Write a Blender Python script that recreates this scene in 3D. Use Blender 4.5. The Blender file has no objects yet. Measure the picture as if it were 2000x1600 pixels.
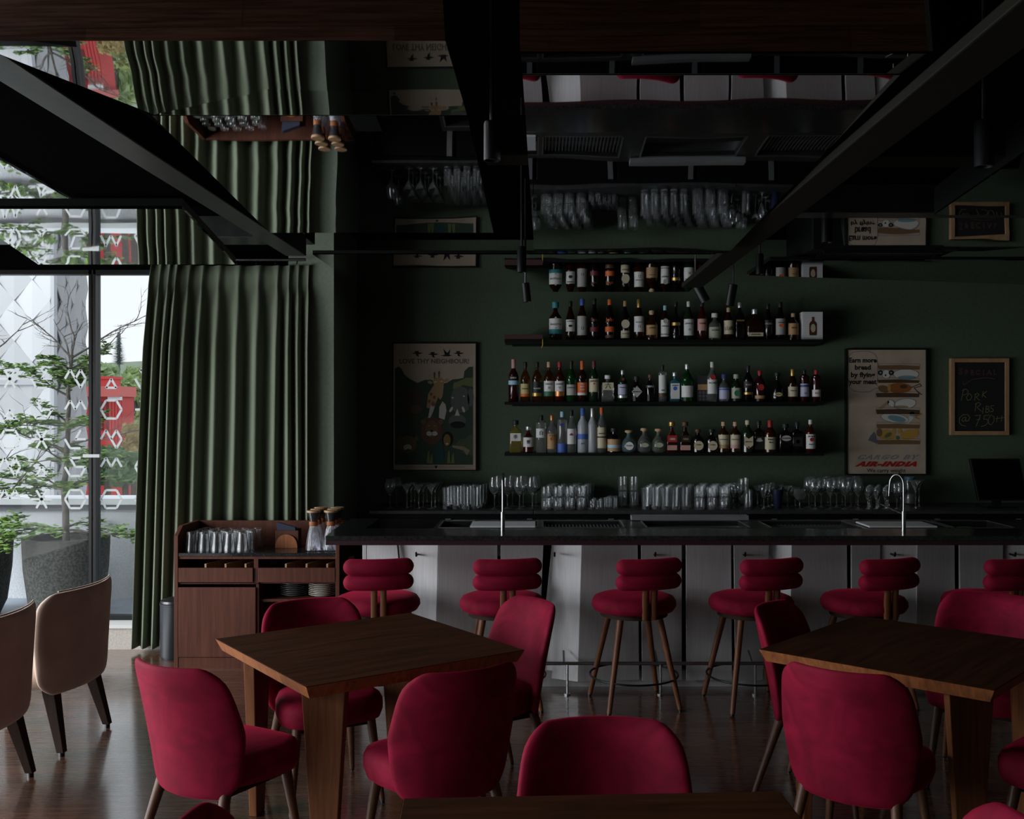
import bpy, math, random
from mathutils import Vector, Matrix, noise
R = math.radians
rnd = random.Random(7)
SC = bpy.context.scene
COL = SC.collection
H = 1.75          # camera height
F = 2000.0        # focal length in pixels of the 2000 px wide frame
PX, PY = 1050.0, 800.0
GZ = -6.0            # street level outside

# ---------------------------------------------------------------- camera, world, light, exposure
cam = bpy.data.cameras.new('camera'); co = bpy.data.objects.new('camera', cam); COL.objects.link(co)
cam.sensor_width = 36; cam.lens = 36; cam.shift_x = -0.025
co.location = (0, 0, H); co.rotation_euler = (R(90), 0, 0); cam.clip_end = 500
SC.camera = co
SC.view_settings.view_transform = 'Standard'; SC.view_settings.look = 'None'
SC.view_settings.gamma = 1; SC.view_settings.exposure = 0.0; SC.view_settings.use_curve_mapping = False
w = bpy.data.worlds.new('overcast'); SC.world = w; w.use_nodes = True
WN = w.node_tree.nodes; bg = WN['Background']
tc = WN.new('ShaderNodeTexCoord'); sep = WN.new('ShaderNodeSeparateXYZ'); cr = WN.new('ShaderNodeValToRGB')
w.node_tree.links.new(tc.outputs['Generated'], sep.inputs[0]); w.node_tree.links.new(sep.outputs['Z'], cr.inputs[0])
w.node_tree.links.new(cr.outputs[0], bg.inputs[0])
cr.color_ramp.elements[0].color = (0.80, 0.83, 0.86, 1); cr.color_ramp.elements[1].color = (0.72, 0.80, 0.92, 1)
bg.inputs[1].default_value = 1.25

def area(name, loc, rot, sx, sy, power, col=(0.92, 0.96, 1.0), spread=180):
    l = bpy.data.lights.new(name, 'AREA'); l.shape = 'RECTANGLE'; l.size = sx; l.size_y = sy
    l.energy = power; l.color = col; l.spread = R(spread)
    o = bpy.data.objects.new(name, l); COL.objects.link(o); o.location = loc; o.rotation_euler = rot
    return o
# open sky seen above the neighbouring roofs through the tall windows of the left wall
area('sky_beyond_left_windows', (-9.8, 3.4, 5.0), (0, R(-78), 0), 4.2, 9.0, 1500)
# daylight bounced in low through the same windows from the bright terrace
area('daylight_left_windows', (-5.15, 3.3, .95), (0, R(-90), 0), 1.4, 7.0, 240)

# ---------------------------------------------------------------- helpers
def at(px, py, d):
    return Vector(((px-PX)*d/F, d, H-(py-PY)*d/F))
def zat(py, d): return H-(py-PY)*d/F
def xat(px, d): return (px-PX)*d/F

def tag(o, label=None, cat=None, group=None, kind=None):
    if label: o['label'] = label
    if cat: o['category'] = cat
    if group: o['group'] = group
    if kind: o['kind'] = kind
    return o
def thing(name, label, cat, loc=(0, 0, 0), rz=0, group=None, kind=None):
    o = bpy.data.objects.new(name, None); COL.objects.link(o)
    o.location = loc; o.rotation_euler = (0, 0, rz); o.empty_display_size = .1
    return tag(o, label, cat, group, kind)
def copy_tree(o, parent=None):
    c = o.copy(); COL.objects.link(c); c.parent = parent
    for ch in o.children: copy_tree(ch, c)
    return c

class MB:
    def __init__(s): s.v = []; s.f = []
    def add(s, vs, fs):
        n = len(s.v); s.v += [Vector(p) for p in vs]; s.f += [tuple(i+n for i in f) for f in fs]; return s
    def box(s, x0, x1, y0, y1, z0, z1):
        return s.add([(x0,y0,z0),(x1,y0,z0),(x1,y1,z0),(x0,y1,z0),(x0,y0,z1),(x1,y0,z1),(x1,y1,z1),(x0,y1,z1)],
                     [(0,3,2,1),(4,5,6,7),(0,1,5,4),(1,2,6,5),(2,3,7,6),(3,0,4,7)])
    def prism(s, bottom, top):       # two matching loops of 3D points
        n = len(bottom)
        return s.add(list(bottom)+list(top), [tuple(range(n))[::-1], tuple(range(n, 2*n))] +
                     [(i, (i+1) % n, n+(i+1) % n, n+i) for i in range(n)])
    def ext(s, pts, vec):
        vec = Vector(vec); return s.prism([Vector(p) for p in pts], [Vector(p)+vec for p in pts])
    def rings(s, rings, cap0=True, cap1=True):
        m = len(rings[0]); vs = [p for r in rings for p in r]; fs = []
        for k in range(len(rings)-1):
            for i in range(m):
                j = (i+1) % m; fs.append((k*m+i, k*m+j, (k+1)*m+j, (k+1)*m+i))
        if cap0: fs.append(tuple(range(m))[::-1])
        if cap1: fs.append(tuple((len(rings)-1)*m+i for i in range(m)))
        return s.add(vs, fs)
    def lathe(s, prof, n=20, c=(0, 0, 0), cap0=True, cap1=True):
        return s.rings([[(c[0]+r*math.cos(2*math.pi*i/n), c[1]+r*math.sin(2*math.pi*i/n), c[2]+z) for i in range(n)] for r, z in prof], cap0, cap1)
    def sup(s, prof, e=4, n=32, c=(0, 0, 0)):      # superellipse rings: prof of (a, b, z)
        def pt(a, b, z, i):
            t = 2*math.pi*i/n; ct, st = math.cos(t), math.sin(t)
            return (c[0]+a*math.copysign(abs(ct)**(2/e), ct), c[1]+b*math.copysign(abs(st)**(2/e), st), c[2]+z)
        return s.rings([[pt(a, b, z, i) for i in range(n)] for a, b, z in prof])
    def tube(s, pts, rad, n=10, cap=True):
        pts = [Vector(p) for p in pts]
        if not hasattr(rad, '__len__'): rad = [rad]*len(pts)
        rings = []; up = None
        for k, p in enumerate(pts):
            t = (pts[min(k+1, len(pts)-1)]-pts[max(k-1, 0)]).normalized()
            if up is None:
                up = Vector((0, 0, 1)) if abs(t.z) < .9 else Vector((0, 1, 0))
            a = t.cross(up).normalized(); b = a.cross(t).normalized(); up = b
            rings.append([p+rad[k]*(a*math.cos(2*math.pi*i/n)+b*math.sin(2*math.pi*i/n)) for i in range(n)])
        return s.rings(rings, cap, cap)
    def xf(s, m):
        s.v = [m @ p for p in s.v]; return s
    def build(s, name, mat, parent=None, smooth=False, bevel=0, sub=0, kind=None, flip=True):
        off = Vector((0, 0, 0)); p = parent
        while p is not None: off += p.location; p = p.parent
        if parent is None:
            xs = [p.x for p in s.v]; ys = [p.y for p in s.v]; zs = [p.z for p in s.v]
            off = Vector(((min(xs)+max(xs))/2, (min(ys)+max(ys))/2, min(zs)))
        me = bpy.data.meshes.new(name); me.from_pydata([p-off for p in s.v], [], s.f); me.update()
        import bmesh
        if flip and len(s.f) > 1:
            bm = bmesh.new(); bm.from_mesh(me); bmesh.ops.recalc_face_normals(bm, faces=bm.faces); bm.to_mesh(me); bm.free()
        me.materials.append(mat)
        if smooth:
            me.polygons.foreach_set('use_smooth', [True]*len(me.polygons))
            if smooth != 'all':
                try: me.set_sharp_from_angle(angle=R(38))
                except Exception: pass
        o = bpy.data.objects.new(name, me); COL.objects.link(o)
        if parent is None: o.location = off
        else: o.parent = parent
        if bevel:
            b = o.modifiers.new('bevel', 'BEVEL'); b.width = bevel; b.segments = 2; b.limit_method = 'ANGLE'; b.angle_limit = R(40)
        if sub:
            m = o.modifiers.new('sub', 'SUBSURF'); m.levels = sub; m.render_levels = sub
        if kind: o['kind'] = kind
        return o

# ---------------------------------------------------------------- materials
MATS = {}
def mat(name, col, rough=.5, metal=0, sheen=0, trans=0, spec=.5, coat=0, ior=1.45, sheen_tint=None):
    if name in MATS: return MATS[name]
    m = bpy.data.materials.new(name); m.use_nodes = True; b = m.node_tree.nodes['Principled BSDF']
    b.inputs['Base Color'].default_value = (*col, 1); b.inputs['Roughness'].default_value = rough
    b.inputs['Metallic'].default_value = metal; b.inputs['IOR'].default_value = ior
    b.inputs['Specular IOR Level'].default_value = spec
    if sheen:
        b.inputs['Sheen Weight'].default_value = sheen; b.inputs['Sheen Roughness'].default_value = .35
        b.inputs['Sheen Tint'].default_value = (*(sheen_tint or col), 1)
    if trans: b.inputs['Transmission Weight'].default_value = trans
    if coat: b.inputs['Coat Weight'].default_value = coat; b.inputs['Coat Roughness'].default_value = .14; b.inputs['Coat IOR'].default_value = 2.0
    MATS[name] = m; return m
def nodes(m): return m.node_tree.nodes, m.node_tree.links, m.node_tree.nodes['Principled BSDF']
def texmat(name, c1, c2, scale=(1, 1, 1), nscale=5, detail=4, rough=.5, r2=None, bump=0, dist=0, lo=.35, hi=.65, bd=.02, **kw):
    """noise-driven two-colour material in object space"""
    if name in MATS: return MATS[name]
    m = mat(name, c1, rough, **kw); N, L, b = nodes(m)
    t = N.new('ShaderNodeTexCoord'); mp = N.new('ShaderNodeMapping'); mp.inputs['Scale'].default_value = scale
    n = N.new('ShaderNodeTexNoise'); n.inputs['Scale'].default_value = nscale; n.inputs['Detail'].default_value = detail
    n.inputs['Distortion'].default_value = dist
    r = N.new('ShaderNodeValToRGB'); r.color_ramp.elements[0].color = (*c1, 1); r.color_ramp.elements[1].color = (*c2, 1)
    r.color_ramp.elements[0].position = lo; r.color_ramp.elements[1].position = hi
    L.new(t.outputs['Object'], mp.inputs[0]); L.new(mp.outputs[0], n.inputs[0]); L.new(n.outputs[0], r.inputs[0]); L.new(r.outputs[0], b.inputs['Base Color'])
    if r2 is not None:
        q = N.new('ShaderNodeMapRange'); q.inputs[3].default_value = rough; q.inputs[4].default_value = r2
        L.new(n.outputs[0], q.inputs[0]); L.new(q.outputs[0], b.inputs['Roughness'])
    if bump:
        bp = N.new('ShaderNodeBump'); bp.inputs['Strength'].default_value = bump; bp.inputs['Distance'].default_value = bd
        L.new(n.outputs[0], bp.inputs['Height']); L.new(bp.outputs[0], b.inputs['Normal'])
    return m

velvet = texmat('crimson_velvet', (.140, .003, .016), (.225, .005, .027), (1, 1, 1), 7, 5, .75, dist=1.2, sheen=.4, sheen_tint=(.7, .02, .08), spec=.15)
cream = texmat('beige_velvet', (.52, .40, .33), (.62, .49, .41), (1, 1, 1), 6, 3, .8, sheen=.4, sheen_tint=(.9, .8, .7), spec=.15)
curtain_m = texmat('green_velvet_curtain', (.112, .134, .094), (.142, .166, .118), (1, 1, .2), 6, 3, .85, sheen=.5, sheen_tint=(.4, .5, .36), spec=.1)
def wood(name, c1, c2, sc, rough=.4, **kw):
    return texmat(name, c1, c2, sc, 3.0, 8, rough, r2=rough+.15, bump=.06, dist=.4, lo=.3, hi=.7, bd=.003, **kw)
wood_top = wood('walnut_tabletop', (.030, .010, .0035), (.062, .021, .0075), (1.2, 14, 14), .5, spec=.12)
wood_leg = wood('walnut_leg', (.175, .058, .020), (.34, .118, .040), (18, 18, 1.2), .45, spec=.3)
wood_tleg = wood('walnut_table_leg', (.105, .036, .0135), (.20, .072, .026), (18, 18, 1.2), .5, spec=.2)
wood_stool = wood('walnut_stool_leg', (.10, .036, .015), (.19, .070, .028), (18, 18, 1.2), .4, spec=.4)
wood_cab = wood('mahogany_veneer', (.060, .019, .011), (.098, .034, .020), (16, 16, 1.0), .5, spec=.2)
wood_dark = wood('dark_stained_wood', (.018, .009, .006), (.035, .018, .011), (18, 18, 1.2), .6, spec=.2)
wood_pale = wood('pale_wood', (.30, .17, .085), (.42, .26, .14), (10, 10, 3), .5)
wood_chair = wood('walnut_chair_leg', (.06, .024, .012), (.11, .046, .02), (18, 18, 1.4), .4)
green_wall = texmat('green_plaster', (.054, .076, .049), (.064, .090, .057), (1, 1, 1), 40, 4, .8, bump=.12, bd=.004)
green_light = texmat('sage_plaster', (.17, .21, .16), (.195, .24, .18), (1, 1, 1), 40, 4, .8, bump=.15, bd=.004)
black_ceil = mat('black_paint', (.0022, .0022, .0022), .8, spec=0)
black_beam = texmat('black_gloss_steel', (.012, .013, .013), (.02, .021, .02), (1, 1, 1), 12, 4, .32, bump=.05)
olive_beam = mat('olive_steel', (.0075, .0075, .0045), .6, spec=.15)
black_metal = mat('black_metal', (.005, .0054, .0058), .4, spec=.25)
black_plastic = mat('black_plastic', (.006, .006, .007), .3)
steel = texmat('brushed_steel', (.33, .33, .34), (.42, .42, .43), (2, 2, 60), 3, 4, .32, r2=.45, metal=1)
chrome = mat('chrome', (.33, .33, .33), .25, 1)
steel_panel = texmat('satin_metal_panel', (.50, .495, .50), (.58, .575, .58), (60, 60, 1.5), 3, 5, .42, r2=.55, metal=.25, spec=.5)
dark_steel = texmat('dark_steel', (.05, .05, .052), (.075, .075, .078), (1, 1, 1), 8, 3, .28, metal=.8)
stone = texmat('black_stone_top', (.010, .010, .011), (.02, .02, .021), (1, 1, 1), 60, 4, .16, spec=.6)
stone_edge = mat('oxblood_edge', (.028, .012, .013), .3)
marble = texmat('black_granite', (.012, .012, .013), (.05, .05, .05), (1, 1, 1), 120, 2, .12, lo=.55, hi=.8, spec=.6)
white_board = mat('white_plastic_board', (.55, .56, .58), .4)
alu = mat('aluminium_strip', (.62, .63, .66), .3, .8)
def mirror_mat(name, c, wav):
    m = mat(name, (c, c, c*1.01), .015, 1); N, L, b = nodes(m)
    t = N.new('ShaderNodeTexCoord'); n = N.new('ShaderNodeTexNoise'); n.inputs['Scale'].default_value = 2.2; n.inputs['Detail'].default_value = 1
    bp = N.new('ShaderNodeBump'); bp.inputs['Strength'].default_value = 1; bp.inputs['Distance'].default_value = wav
    L.new(t.outputs['Object'], n.inputs[0]); L.new(n.outputs[0], bp.inputs['Height']); L.new(bp.outputs[0], b.inputs['Normal']); return m
mirror = mirror_mat('mirror_film', .74, .0012)
mirror_dim = mirror_mat('smoked_mirror_film', .23, .0012)
mirror_clear = mirror_mat('bright_mirror_film', .86, .0012)
# floor: planks running left to right
def floor_mat():
    m = mat('dark_walnut_planks', (.04, .02, .01), .3, spec=.6, coat=1, ior=1.6); N, L, b = nodes(m)
    t = N.new('ShaderNodeTexCoord')
    br = N.new('ShaderNodeTexBrick'); br.inputs['Scale'].default_value = 1.0; br.inputs['Mortar Size'].default_value = .0012
    br.inputs['Brick Width'].default_value = 1.35; br.inputs['Row Height'].default_value = .13
    br.inputs['Color1'].default_value = (.55, .55, .55, 1); br.inputs['Color2'].default_value = (1, 1, 1, 1); br.inputs['Mortar'].default_value = (.12, .12, .12, 1)
    L.new(t.outputs['Object'], br.inputs[0])
    mp = N.new('ShaderNodeMapping'); mp.inputs['Scale'].default_value = (1.1, 34, 1)
    n = N.new('ShaderNodeTexNoise'); n.inputs['Scale'].default_value = 2; n.inputs['Detail'].default_value = 7; n.inputs['Roughness'].default_value = .65
    L.new(t.outputs['Object'], mp.inputs[0]); L.new(mp.outputs[0], n.inputs[0])
    r = N.new('ShaderNodeValToRGB'); r.color_ramp.elements[0].color = (.040, .0175, .010, 1); r.color_ramp.elements[1].color = (.165, .070, .038, 1)
    r.color_ramp.elements[0].position = .3; r.color_ramp.elements[1].position = .7
    L.new(n.outputs[0], r.inputs[0])
    mx = N.new('ShaderNodeMix'); mx.data_type = 'RGBA'; mx.blend_type = 'MULTIPLY'; mx.inputs[0].default_value = 1
    L.new(r.outputs[0], mx.inputs[6]); L.new(br.outputs[0], mx.inputs[7]); L.new(mx.outputs[2], b.inputs['Base Color'])
    q = N.new('ShaderNodeMapRange'); q.inputs[1].default_value = .3; q.inputs[2].default_value = .7; q.inputs[3].default_value = .16; q.inputs[4].default_value = .4
    L.new(n.outputs[0], q.inputs[0]); L.new(q.outputs[0], b.inputs['Roughness'])
    bp = N.new('ShaderNodeBump'); bp.inputs['Strength'].default_value = .35; bp.inputs['Distance'].default_value = .004
    L.new(n.outputs[0], bp.inputs['Height']); L.new(bp.outputs[0], b.inputs['Normal'])
    return m
floor_m = floor_mat()
def glassy(name, tint, gloss=.12, rough=.02):
    """thin window pane: straight-through tint plus reflection"""
    m = bpy.data.materials.new(name); m.use_nodes = True; N, L = m.node_tree.nodes, m.node_tree.links
    N.remove(N['Principled BSDF']); out = N['Material Output']
    a = N.new('ShaderNodeBsdfTransparent'); a.inputs[0].default_value = (*tint, 1)
    g = N.new('ShaderNodeBsdfGlossy'); g.inputs['Roughness'].default_value = rough
    f = N.new('ShaderNodeFresnel'); f.inputs[0].default_value = 1.12; mx = N.new('ShaderNodeMixShader')
    L.new(f.outputs[0], mx.inputs[0]); L.new(a.outputs[0], mx.inputs[1]); L.new(g.outputs[0], mx.inputs[2]); L.new(mx.outputs[0], out.inputs[0])
    MATS[name] = m; return m
pane_m = glassy('window_glass', (.97, .98, .98))
clear_glass = mat('clear_drinking_glass', (.93, .95, .96), .015, trans=.975, ior=1.45)
ribbed_glass = mat('ribbed_glass', (.95, .96, 1), .06, trans=1, ior=1.4)

# ================================================================ SETTING
def struct(name, mb, m, **kw): return mb.build(name, m, kind='structure', **kw)
WD, BD = 7.66, 8.45        # window wall, bar wall distance
struct('floor', MB().box(-5.1, 5.2, -4, 7.78, -.1, 0).box(-1.6, 5.2, 7.78, 8.6, -.1, 0), floor_m)
struct('ceiling', MB().box(-5.3, 5.3, -4.1, 7.78, 3.15, 3.25).box(-1.95, 5.3, 7.78, 8.7, 3.15, 3.25), black_ceil)
struct('wall_back', MB().box(-1.49, 5.2, BD, BD+.15, 0, 3.15), green_wall)
struct('wall_right', MB().box(5.0, 5.15, -4, BD, 0, 3.15), green_wall)
struct('wall_rear', MB().box(-5.1, 5.15, -4.15, -4, 0, 3.15), green_wall)
cx0, cx1 = xat(590, 7.5), xat(652, 7.5)
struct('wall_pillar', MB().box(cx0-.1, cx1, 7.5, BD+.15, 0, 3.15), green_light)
struct('wall_front', MB().box(-5.3, cx0-.1, WD-.06, WD+.12, zat(527, WD-.06), 3.15), black_ceil)
# left wall with its tall window openings
mb = MB(); mb.box(-5.1, -4.95, -4, 8, 2.85, 3.15); mb.box(-5.1, -4.95, -4, 8, 0, .18)
for y in (-4, -.2, 1.7, 3.6, 5.5, 7.55): mb.box(-5.1, -4.95, y, y+.12, .18, 2.85)
struct('wall_left', mb, black_ceil)
struct('terrace_bounce_skin', MB().box(-9, cx0-.1, WD+.121, WD+.2, zat(527, WD-.06), 3.7), mat('pale_bounce_skin', (.7, .7, .7), .8))  # unseen pale skin added to bounce daylight back onto the terrace
# curb under the window
struct('trim_1', MB().box(-4.95, cx0-.1, 7.468, WD+.1, 0, .155), texmat('beige_stone', (.36, .33, .29), (.46, .42, .37), (1, 1, 1), 90, 3, .8))
struct('trim_2', MB().box(-4.95, cx0-.1, 7.455, WD+.1, .155, .18), mat('pale_sill', (.55, .55, .53), .5))
# window: head rail, mullion, panes, decals
ztop = zat(527, WD); m_x = xat(186, WD)
win = MB().box(-4.95, cx0-.1, WD-.05, WD+.03, ztop-.04, ztop+.02)
win.box(-4.95, cx0-.1, WD-.03, WD+.03, .18, .215)
win.box(m_x-.028, m_x-.006, WD-.05, WD+.04, .18, ztop).box(m_x+.006, m_x+.024, WD-.05, WD+.04, .18, ztop)
w1 = struct('window_1', win, black_metal)
MB().box(m_x-.006, m_x+.006, WD-.035, WD+.03, .2, ztop-.02).build('seal_strip', mat('grey_seal', (.3, .3, .31), .4), w1)
for a, b in ((-4.95, m_x-.028), (m_x+.024, cx0-.1)):
    MB().box(a, b, WD-.004, WD+.004, .215, ztop-.04).build('glass_pane', pane_m, w1)
MB().box(xat(168, WD), xat(200, WD), WD-.055, WD-.03, zat(890, WD)-.012, zat(890, WD)+.012).build('patch_fitting', mat('clear_fitting', (.35, .37, .36), .2), w1)
frost = mat('white_frosted_film', (.9, .92, .92), .6)
_N, _L, _b = nodes(frost); _t = _N.new('ShaderNodeBsdfTranslucent'); _t.inputs[0].default_value = (.95, .97, .97, 1); _m = _N.new('ShaderNodeMixShader'); _m.inputs[0].default_value = .8
_L.new(_b.outputs[0], _m.inputs[1]); _L.new(_t.outputs[0], _m.inputs[2]); _L.new(_m.outputs[0], _N['Material Output'].inputs[0])
HX = [[(1,2),(2,3),(3,4),(4,5),(5,0),(0,1)], [(1,2),(2,'c'),('c',0),(0,5),(5,4),(3,4)], [(1,'c'),(2,'c'),(1,0),(2,3),(0,5),(5,'c')],
      [(1,4),(2,5),(0,3)], [(0,1),(1,'c'),('c',2),(2,3)], [(4,'c'),(5,'c'),(4,5)], [(0,'c'),(5,4),(3,4),(1,'c')]]
def hexmark(cx, cz, r, k):
    P = [Vector((cx+r*math.cos(R(60*i)), WD-.007, cz+r*math.sin(R(60*i)))) for i in range(6)]; c = Vector((cx, WD-.007, cz)); mb = MB()
    for a, b in HX[k % 7]:
        p = c if a == 'c' else P[a]; q = c if b == 'c' else P[b]
        d = (q-p).normalized(); nn = Vector((-d.z, 0, d.x))*.0085
        mb.add([p-nn, q-nn, q+nn, p+nn], [(0, 1, 2, 3)])
    return mb
for j, py in enumerate((740, 800, 858, 912, 975)):
    for i, px in enumerate((-58, 20, 82, 148, 218, 285)):
        hexmark(xat(px, WD), zat(py, WD), .078, i*3+j*2 if j < 4 else (0 if i > 2 else 5-i)).build('frosted_hexagon', frost, w1)

# ---------------------------------------------------------------- curtain
def curtain():
    root = thing('curtain', 'floor-length green velvet curtain pulled beside the window', 'curtain', (xat(430, 7.4), 7.4, 0))
    NU, NV = 420, 36; zt, zb = zat(516, 7.4), .03
    folds = [0, .06, .12, .17, .24, .32, .43, .555, .68, .80, .88, .94, 1.0]
    def ph(u):
        for k in range(len(folds)-1):
            if u <= folds[k+1]: return k+(u-folds[k])/(folds[k+1]-folds[k])
        return len(folds)-1
    vs = []
    for j in range(NV+1):
        v = j/NV; z = zt+(zb-zt)*v
        xl = xat(292, 7.4)-.12*v**.8; xr = xat(598, 7.4)
        pinch = math.exp(-((v-.045)/.03)**2)
        for i in range(NU+1):
            u = i/NU; p = ph(u)
            wv = .5+.5*math.cos(2*math.pi*p)
            rid = wv**(1.3+4*pinch)
            amp = (.105*min(1, .35+3*v))*(1-.35*pinch)
            nz = noise.noise(Vector((u*9, v*1.1, 0)))*.012
            x = xl+(xr-xl)*u + .012*math.sin(2*math.pi*p+1.2)*(1-pinch) + noise.noise(Vector((u*6, v*1.5, 5)))*.012
            vs.append((x, 7.442+.05*max(0, min(1, (x+2.62)/.15))-amp*rid+nz, z))
    fs = [(j*(NU+1)+i, j*(NU+1)+i+1, (j+1)*(NU+1)+i+1, (j+1)*(NU+1)+i) for j in range(NV) for i in range(NU)]
    mb = MB().add(vs, fs); o = mb.build('curtain_fabric', curtain_m, root, smooth='all', flip=False)
    s = o.modifiers.new('sol', 'SOLIDIFY'); s.thickness = .004; s.offset = 1
    MB().tube([(xat(285, 7.4), 7.42, zt+.035), (xat(596, 7.4), 7.42, zt+.035)], .011, 10).build('curtain_rail', dark_steel, root, smooth=True)
    for k in range(2, 12):
        u = folds[k]; x = xat(292, 7.4)+(xat(598, 7.4)-xat(292, 7.4))*u
        MB().tube([(x, 7.42, zt+.035), (x, 7.40, zt-.0)], .004, 6).build('hook', chrome, root)
curtain()

# ---------------------------------------------------------------- ceiling mirrors, ducts and beams
def panel(label, poly, oz, m=mirror, side=.016, group='mirror clad ceiling panels', wire=False):
    """poly in (x, distance); oz(d) is the height above the camera"""
    cxm = sum(p[0] for p in poly)/len(poly); cym = sum(p[1] for p in poly)/len(poly)
    root = thing('ceiling_mirror_panel', label, 'ceiling panel', (cxm, cym, H+oz(cym)), group=group)
    lo = [Vector((x, d, H+oz(d))) for x, d in poly]
    MB().prism(lo, [p+Vector((0, 0, .006)) for p in lo]).build('mirror_sheet', m, root)
    lo2 = [p+Vector((0, 0, .0065)) for p in lo]
    MB().prism(lo2, [p+Vector((0, 0, side)) for p in lo2]).build('panel_box', black_metal, root)
    for x, d in (poly[2:3] if wire else ()):
        x = x+(cxm-x)*.15; d = d+(cym-d)*.15
        MB().tube([(x, d, H+oz(d)+side), (x, d, 3.15)], .003, 6).build('suspension_wire', chrome, root)
oB = lambda d: .914-.0437*d
oA = lambda d: .3754+.1515*d
o1 = lambda d: .741-.035*d
panel('mirror ceiling panel reflecting the green curtain and wooden carafe lids', [(-1.04, 2.765), (-.190, 2.765), (-.182, 4.225), (-1.105, 4.225)], oB, mirror_clear)
panel('tilted smoked mirror panel reflecting the window trees and curtain top', [(-1.005, 1.80), (-.162, 1.80), (-.190, 2.76), (-1.03, 2.76)], oA, mirror)
panel('mirror ceiling panel reflecting the white bar front and stacked glasses', [(-.03, 2.05), (.725, 2.05), (.735, 3.95), (-.012, 3.95)], o1, mirror)
panel('narrow mirror strip between the two central ceiling mirrors', [(-.032, 1.92), (.73, 1.92), (.725, 2.047), (-.03, 2.047)], lambda d: .67-.028*(2.01-d), mirror_dim)
panel('small mirror panel reflecting the planter tree beside the curtain rail', [(-1.23, 2.17), (-.753, 2.17), (-.885, 3.0), (-1.463, 3.0)], lambda d: .425, mirror_clear)
panel('mirror ceiling panel at the far left reflecting the terrace wall', [(-2.6, 2.1), (-1.235, 2.1), (-1.318, 2.995), (-2.6, 2.995)], lambda d: .587, mirror_clear)
panel('high mirror panel reflecting the bottles of the top shelf', [(-1.25, 5.69), (1.08, 5.69), (1.107, 7.5), (-1.25, 7.5)], lambda d: .862, mirror)
panel('high mirror panel reflecting the white bottle box on the shelf end', [(1.35, 5.95), (4.2, 5.95), (4.2, 7.3), (1.35, 6.6)], lambda d: .866, mirror_dim)
panel('mirror ceiling panel reflecting the bread slogan poster and chalkboard', [(1.416, 4.80), (3.3, 4.80), (3.3, 5.3), (2.55, 5.87), (1.76, 5.87)], lambda d: .908, mirror, .12, wire=True)
panel('black glossy ceiling panel at the far right edge', [(1.42, 2.95), (3.0, 2.95), (3.0, 3.95), (1.53, 3.95)], lambda d: .75, mirror_dim, .1, wire=True)
def fascia(label, x0, x1, d0, z0, d1, z1):
    root = thing('mirror_fascia', label, 'ceiling panel', ((x0+x1)/2, d0, H+z0), group='mirror clad fascias')
    MB().ext([(x0, d0, H+z0), (x1, d0, H+z0), (x1, d1, H+z1), (x0, d1, H+z1)], (0, .006, .006)).build('mirror_sheet', mirror_dim, root)
    MB().ext([(x0, d0+.007, H+z0+.007), (x1, d0+.007, H+z0+.007), (x1, d1+.007, H+z1+.007), (x0, d1+.007, H+z1+.007)], (0, .012, .012)).build('panel_box', black_metal, root)
fascia('slanted smoked mirror above the curtain reflection, showing brown wood', -1.40, -.162, 1.795, .647, 1.64, .84)
fascia('slanted smoked mirror above the bar reflection, showing dark brown wood', -.033, .80, 1.915, .67, 1.76, .86)

def beam(name, label, x0, x1, y0, y1, z0, z1, m):
    tag(MB().box(x0, x1, y0, y1, z0, z1).build(name, m, bevel=.004), label, 'beam', kind='structure')
beam('trim_3', None, -1.475, -1.355, .8, 6.0, H+.90, H+1.02, black_beam)
beam('trim_4', None, .745, .85, .6, 5.3, H+.63, H+.655, olive_beam)
beam('trim_5', None, .86, 5, 3.16, 3.30, H+.78, H+.92, olive_beam)
beam('trim_6', None, -.17, -.02, 3.3, 3.44, H+.82, H+.95, olive_beam)
beam('trim_7', None, .86, 5, 4.16, 4.28, H+.80, H+.92, black_beam)
beam('trim_8', None, -5, -1.5, 6.6, 6.9, 2.86, 3.0, black_beam)
# air conditioning cassette with grille
ac = thing('ceiling_air_conditioner', 'black ceiling air conditioner with slotted grille above the poster', 'air conditioner', (xat(1690, 5.9), 5.9, H+.9))
a0, a1 = xat(1555, 6.1), xat(1830, 6.1)
MB().box(a0, a1, 5.75, 6.35, H+.90, H+1.15).build('housing', black_metal, ac, bevel=.01)
for k in range(9):
    y = 5.8+k*.06; MB().box(a0+.08, a1-.08, y, y+.022, H+.885, H+.902).build('louvre', black_plastic, ac)

def spot(label, px, ytop, ybot, d, wpx, rodtop, tilt=0, rx=0):
    r = wpx*d/F/2; top = at(px, ytop, d); L = (ybot-ytop)*d/F
    root = thing('spotlight', label, 'spotlight', top, group='black ceiling spotlights')
    M = Matrix.Translation(top) @ Matrix.Rotation(tilt, 4, 'Y') @ Matrix.Rotation(rx, 4, 'X')
    MB().lathe([(r*.9, 0), (r, -.006), (r, -L), (r*.86, -L), (r*.8, -L+.02), (0.001, -L+.03)], 24, cap0=True, cap1=False).xf(M).build('lamp_housing', black_metal, root, smooth=True)
    MB().lathe([(r*.55, -L+.006), (r*.5, -L+.012)], 16).xf(M).build('lens', mat('lamp_lens', (.35, .35, .36), .15, .6), root)
    MB().tube([top, (top.x, top.y, 3.15)], .006, 8).build('rod', dark_steel, root)
spot('black cylinder spotlight on a rod between the two ceiling mirrors', 961, 238, 314, 2.6, 33, 60)
spot('black cylinder spotlight hanging at the upper right', 1922, 236, 326, 2.5, 37, 170)
spot('small black spotlight hanging just left of the mirrored poster', 1615, 412, 474, 4.3, 22, 380)
spot('small black spotlight over the left end of the bottle shelves', 1019, 482, 532, 4.6, 18, 450)
spot('small black spotlight over the right end of the top shelf', 1484, 496, 536, 5.0, 15, 470)
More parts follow.
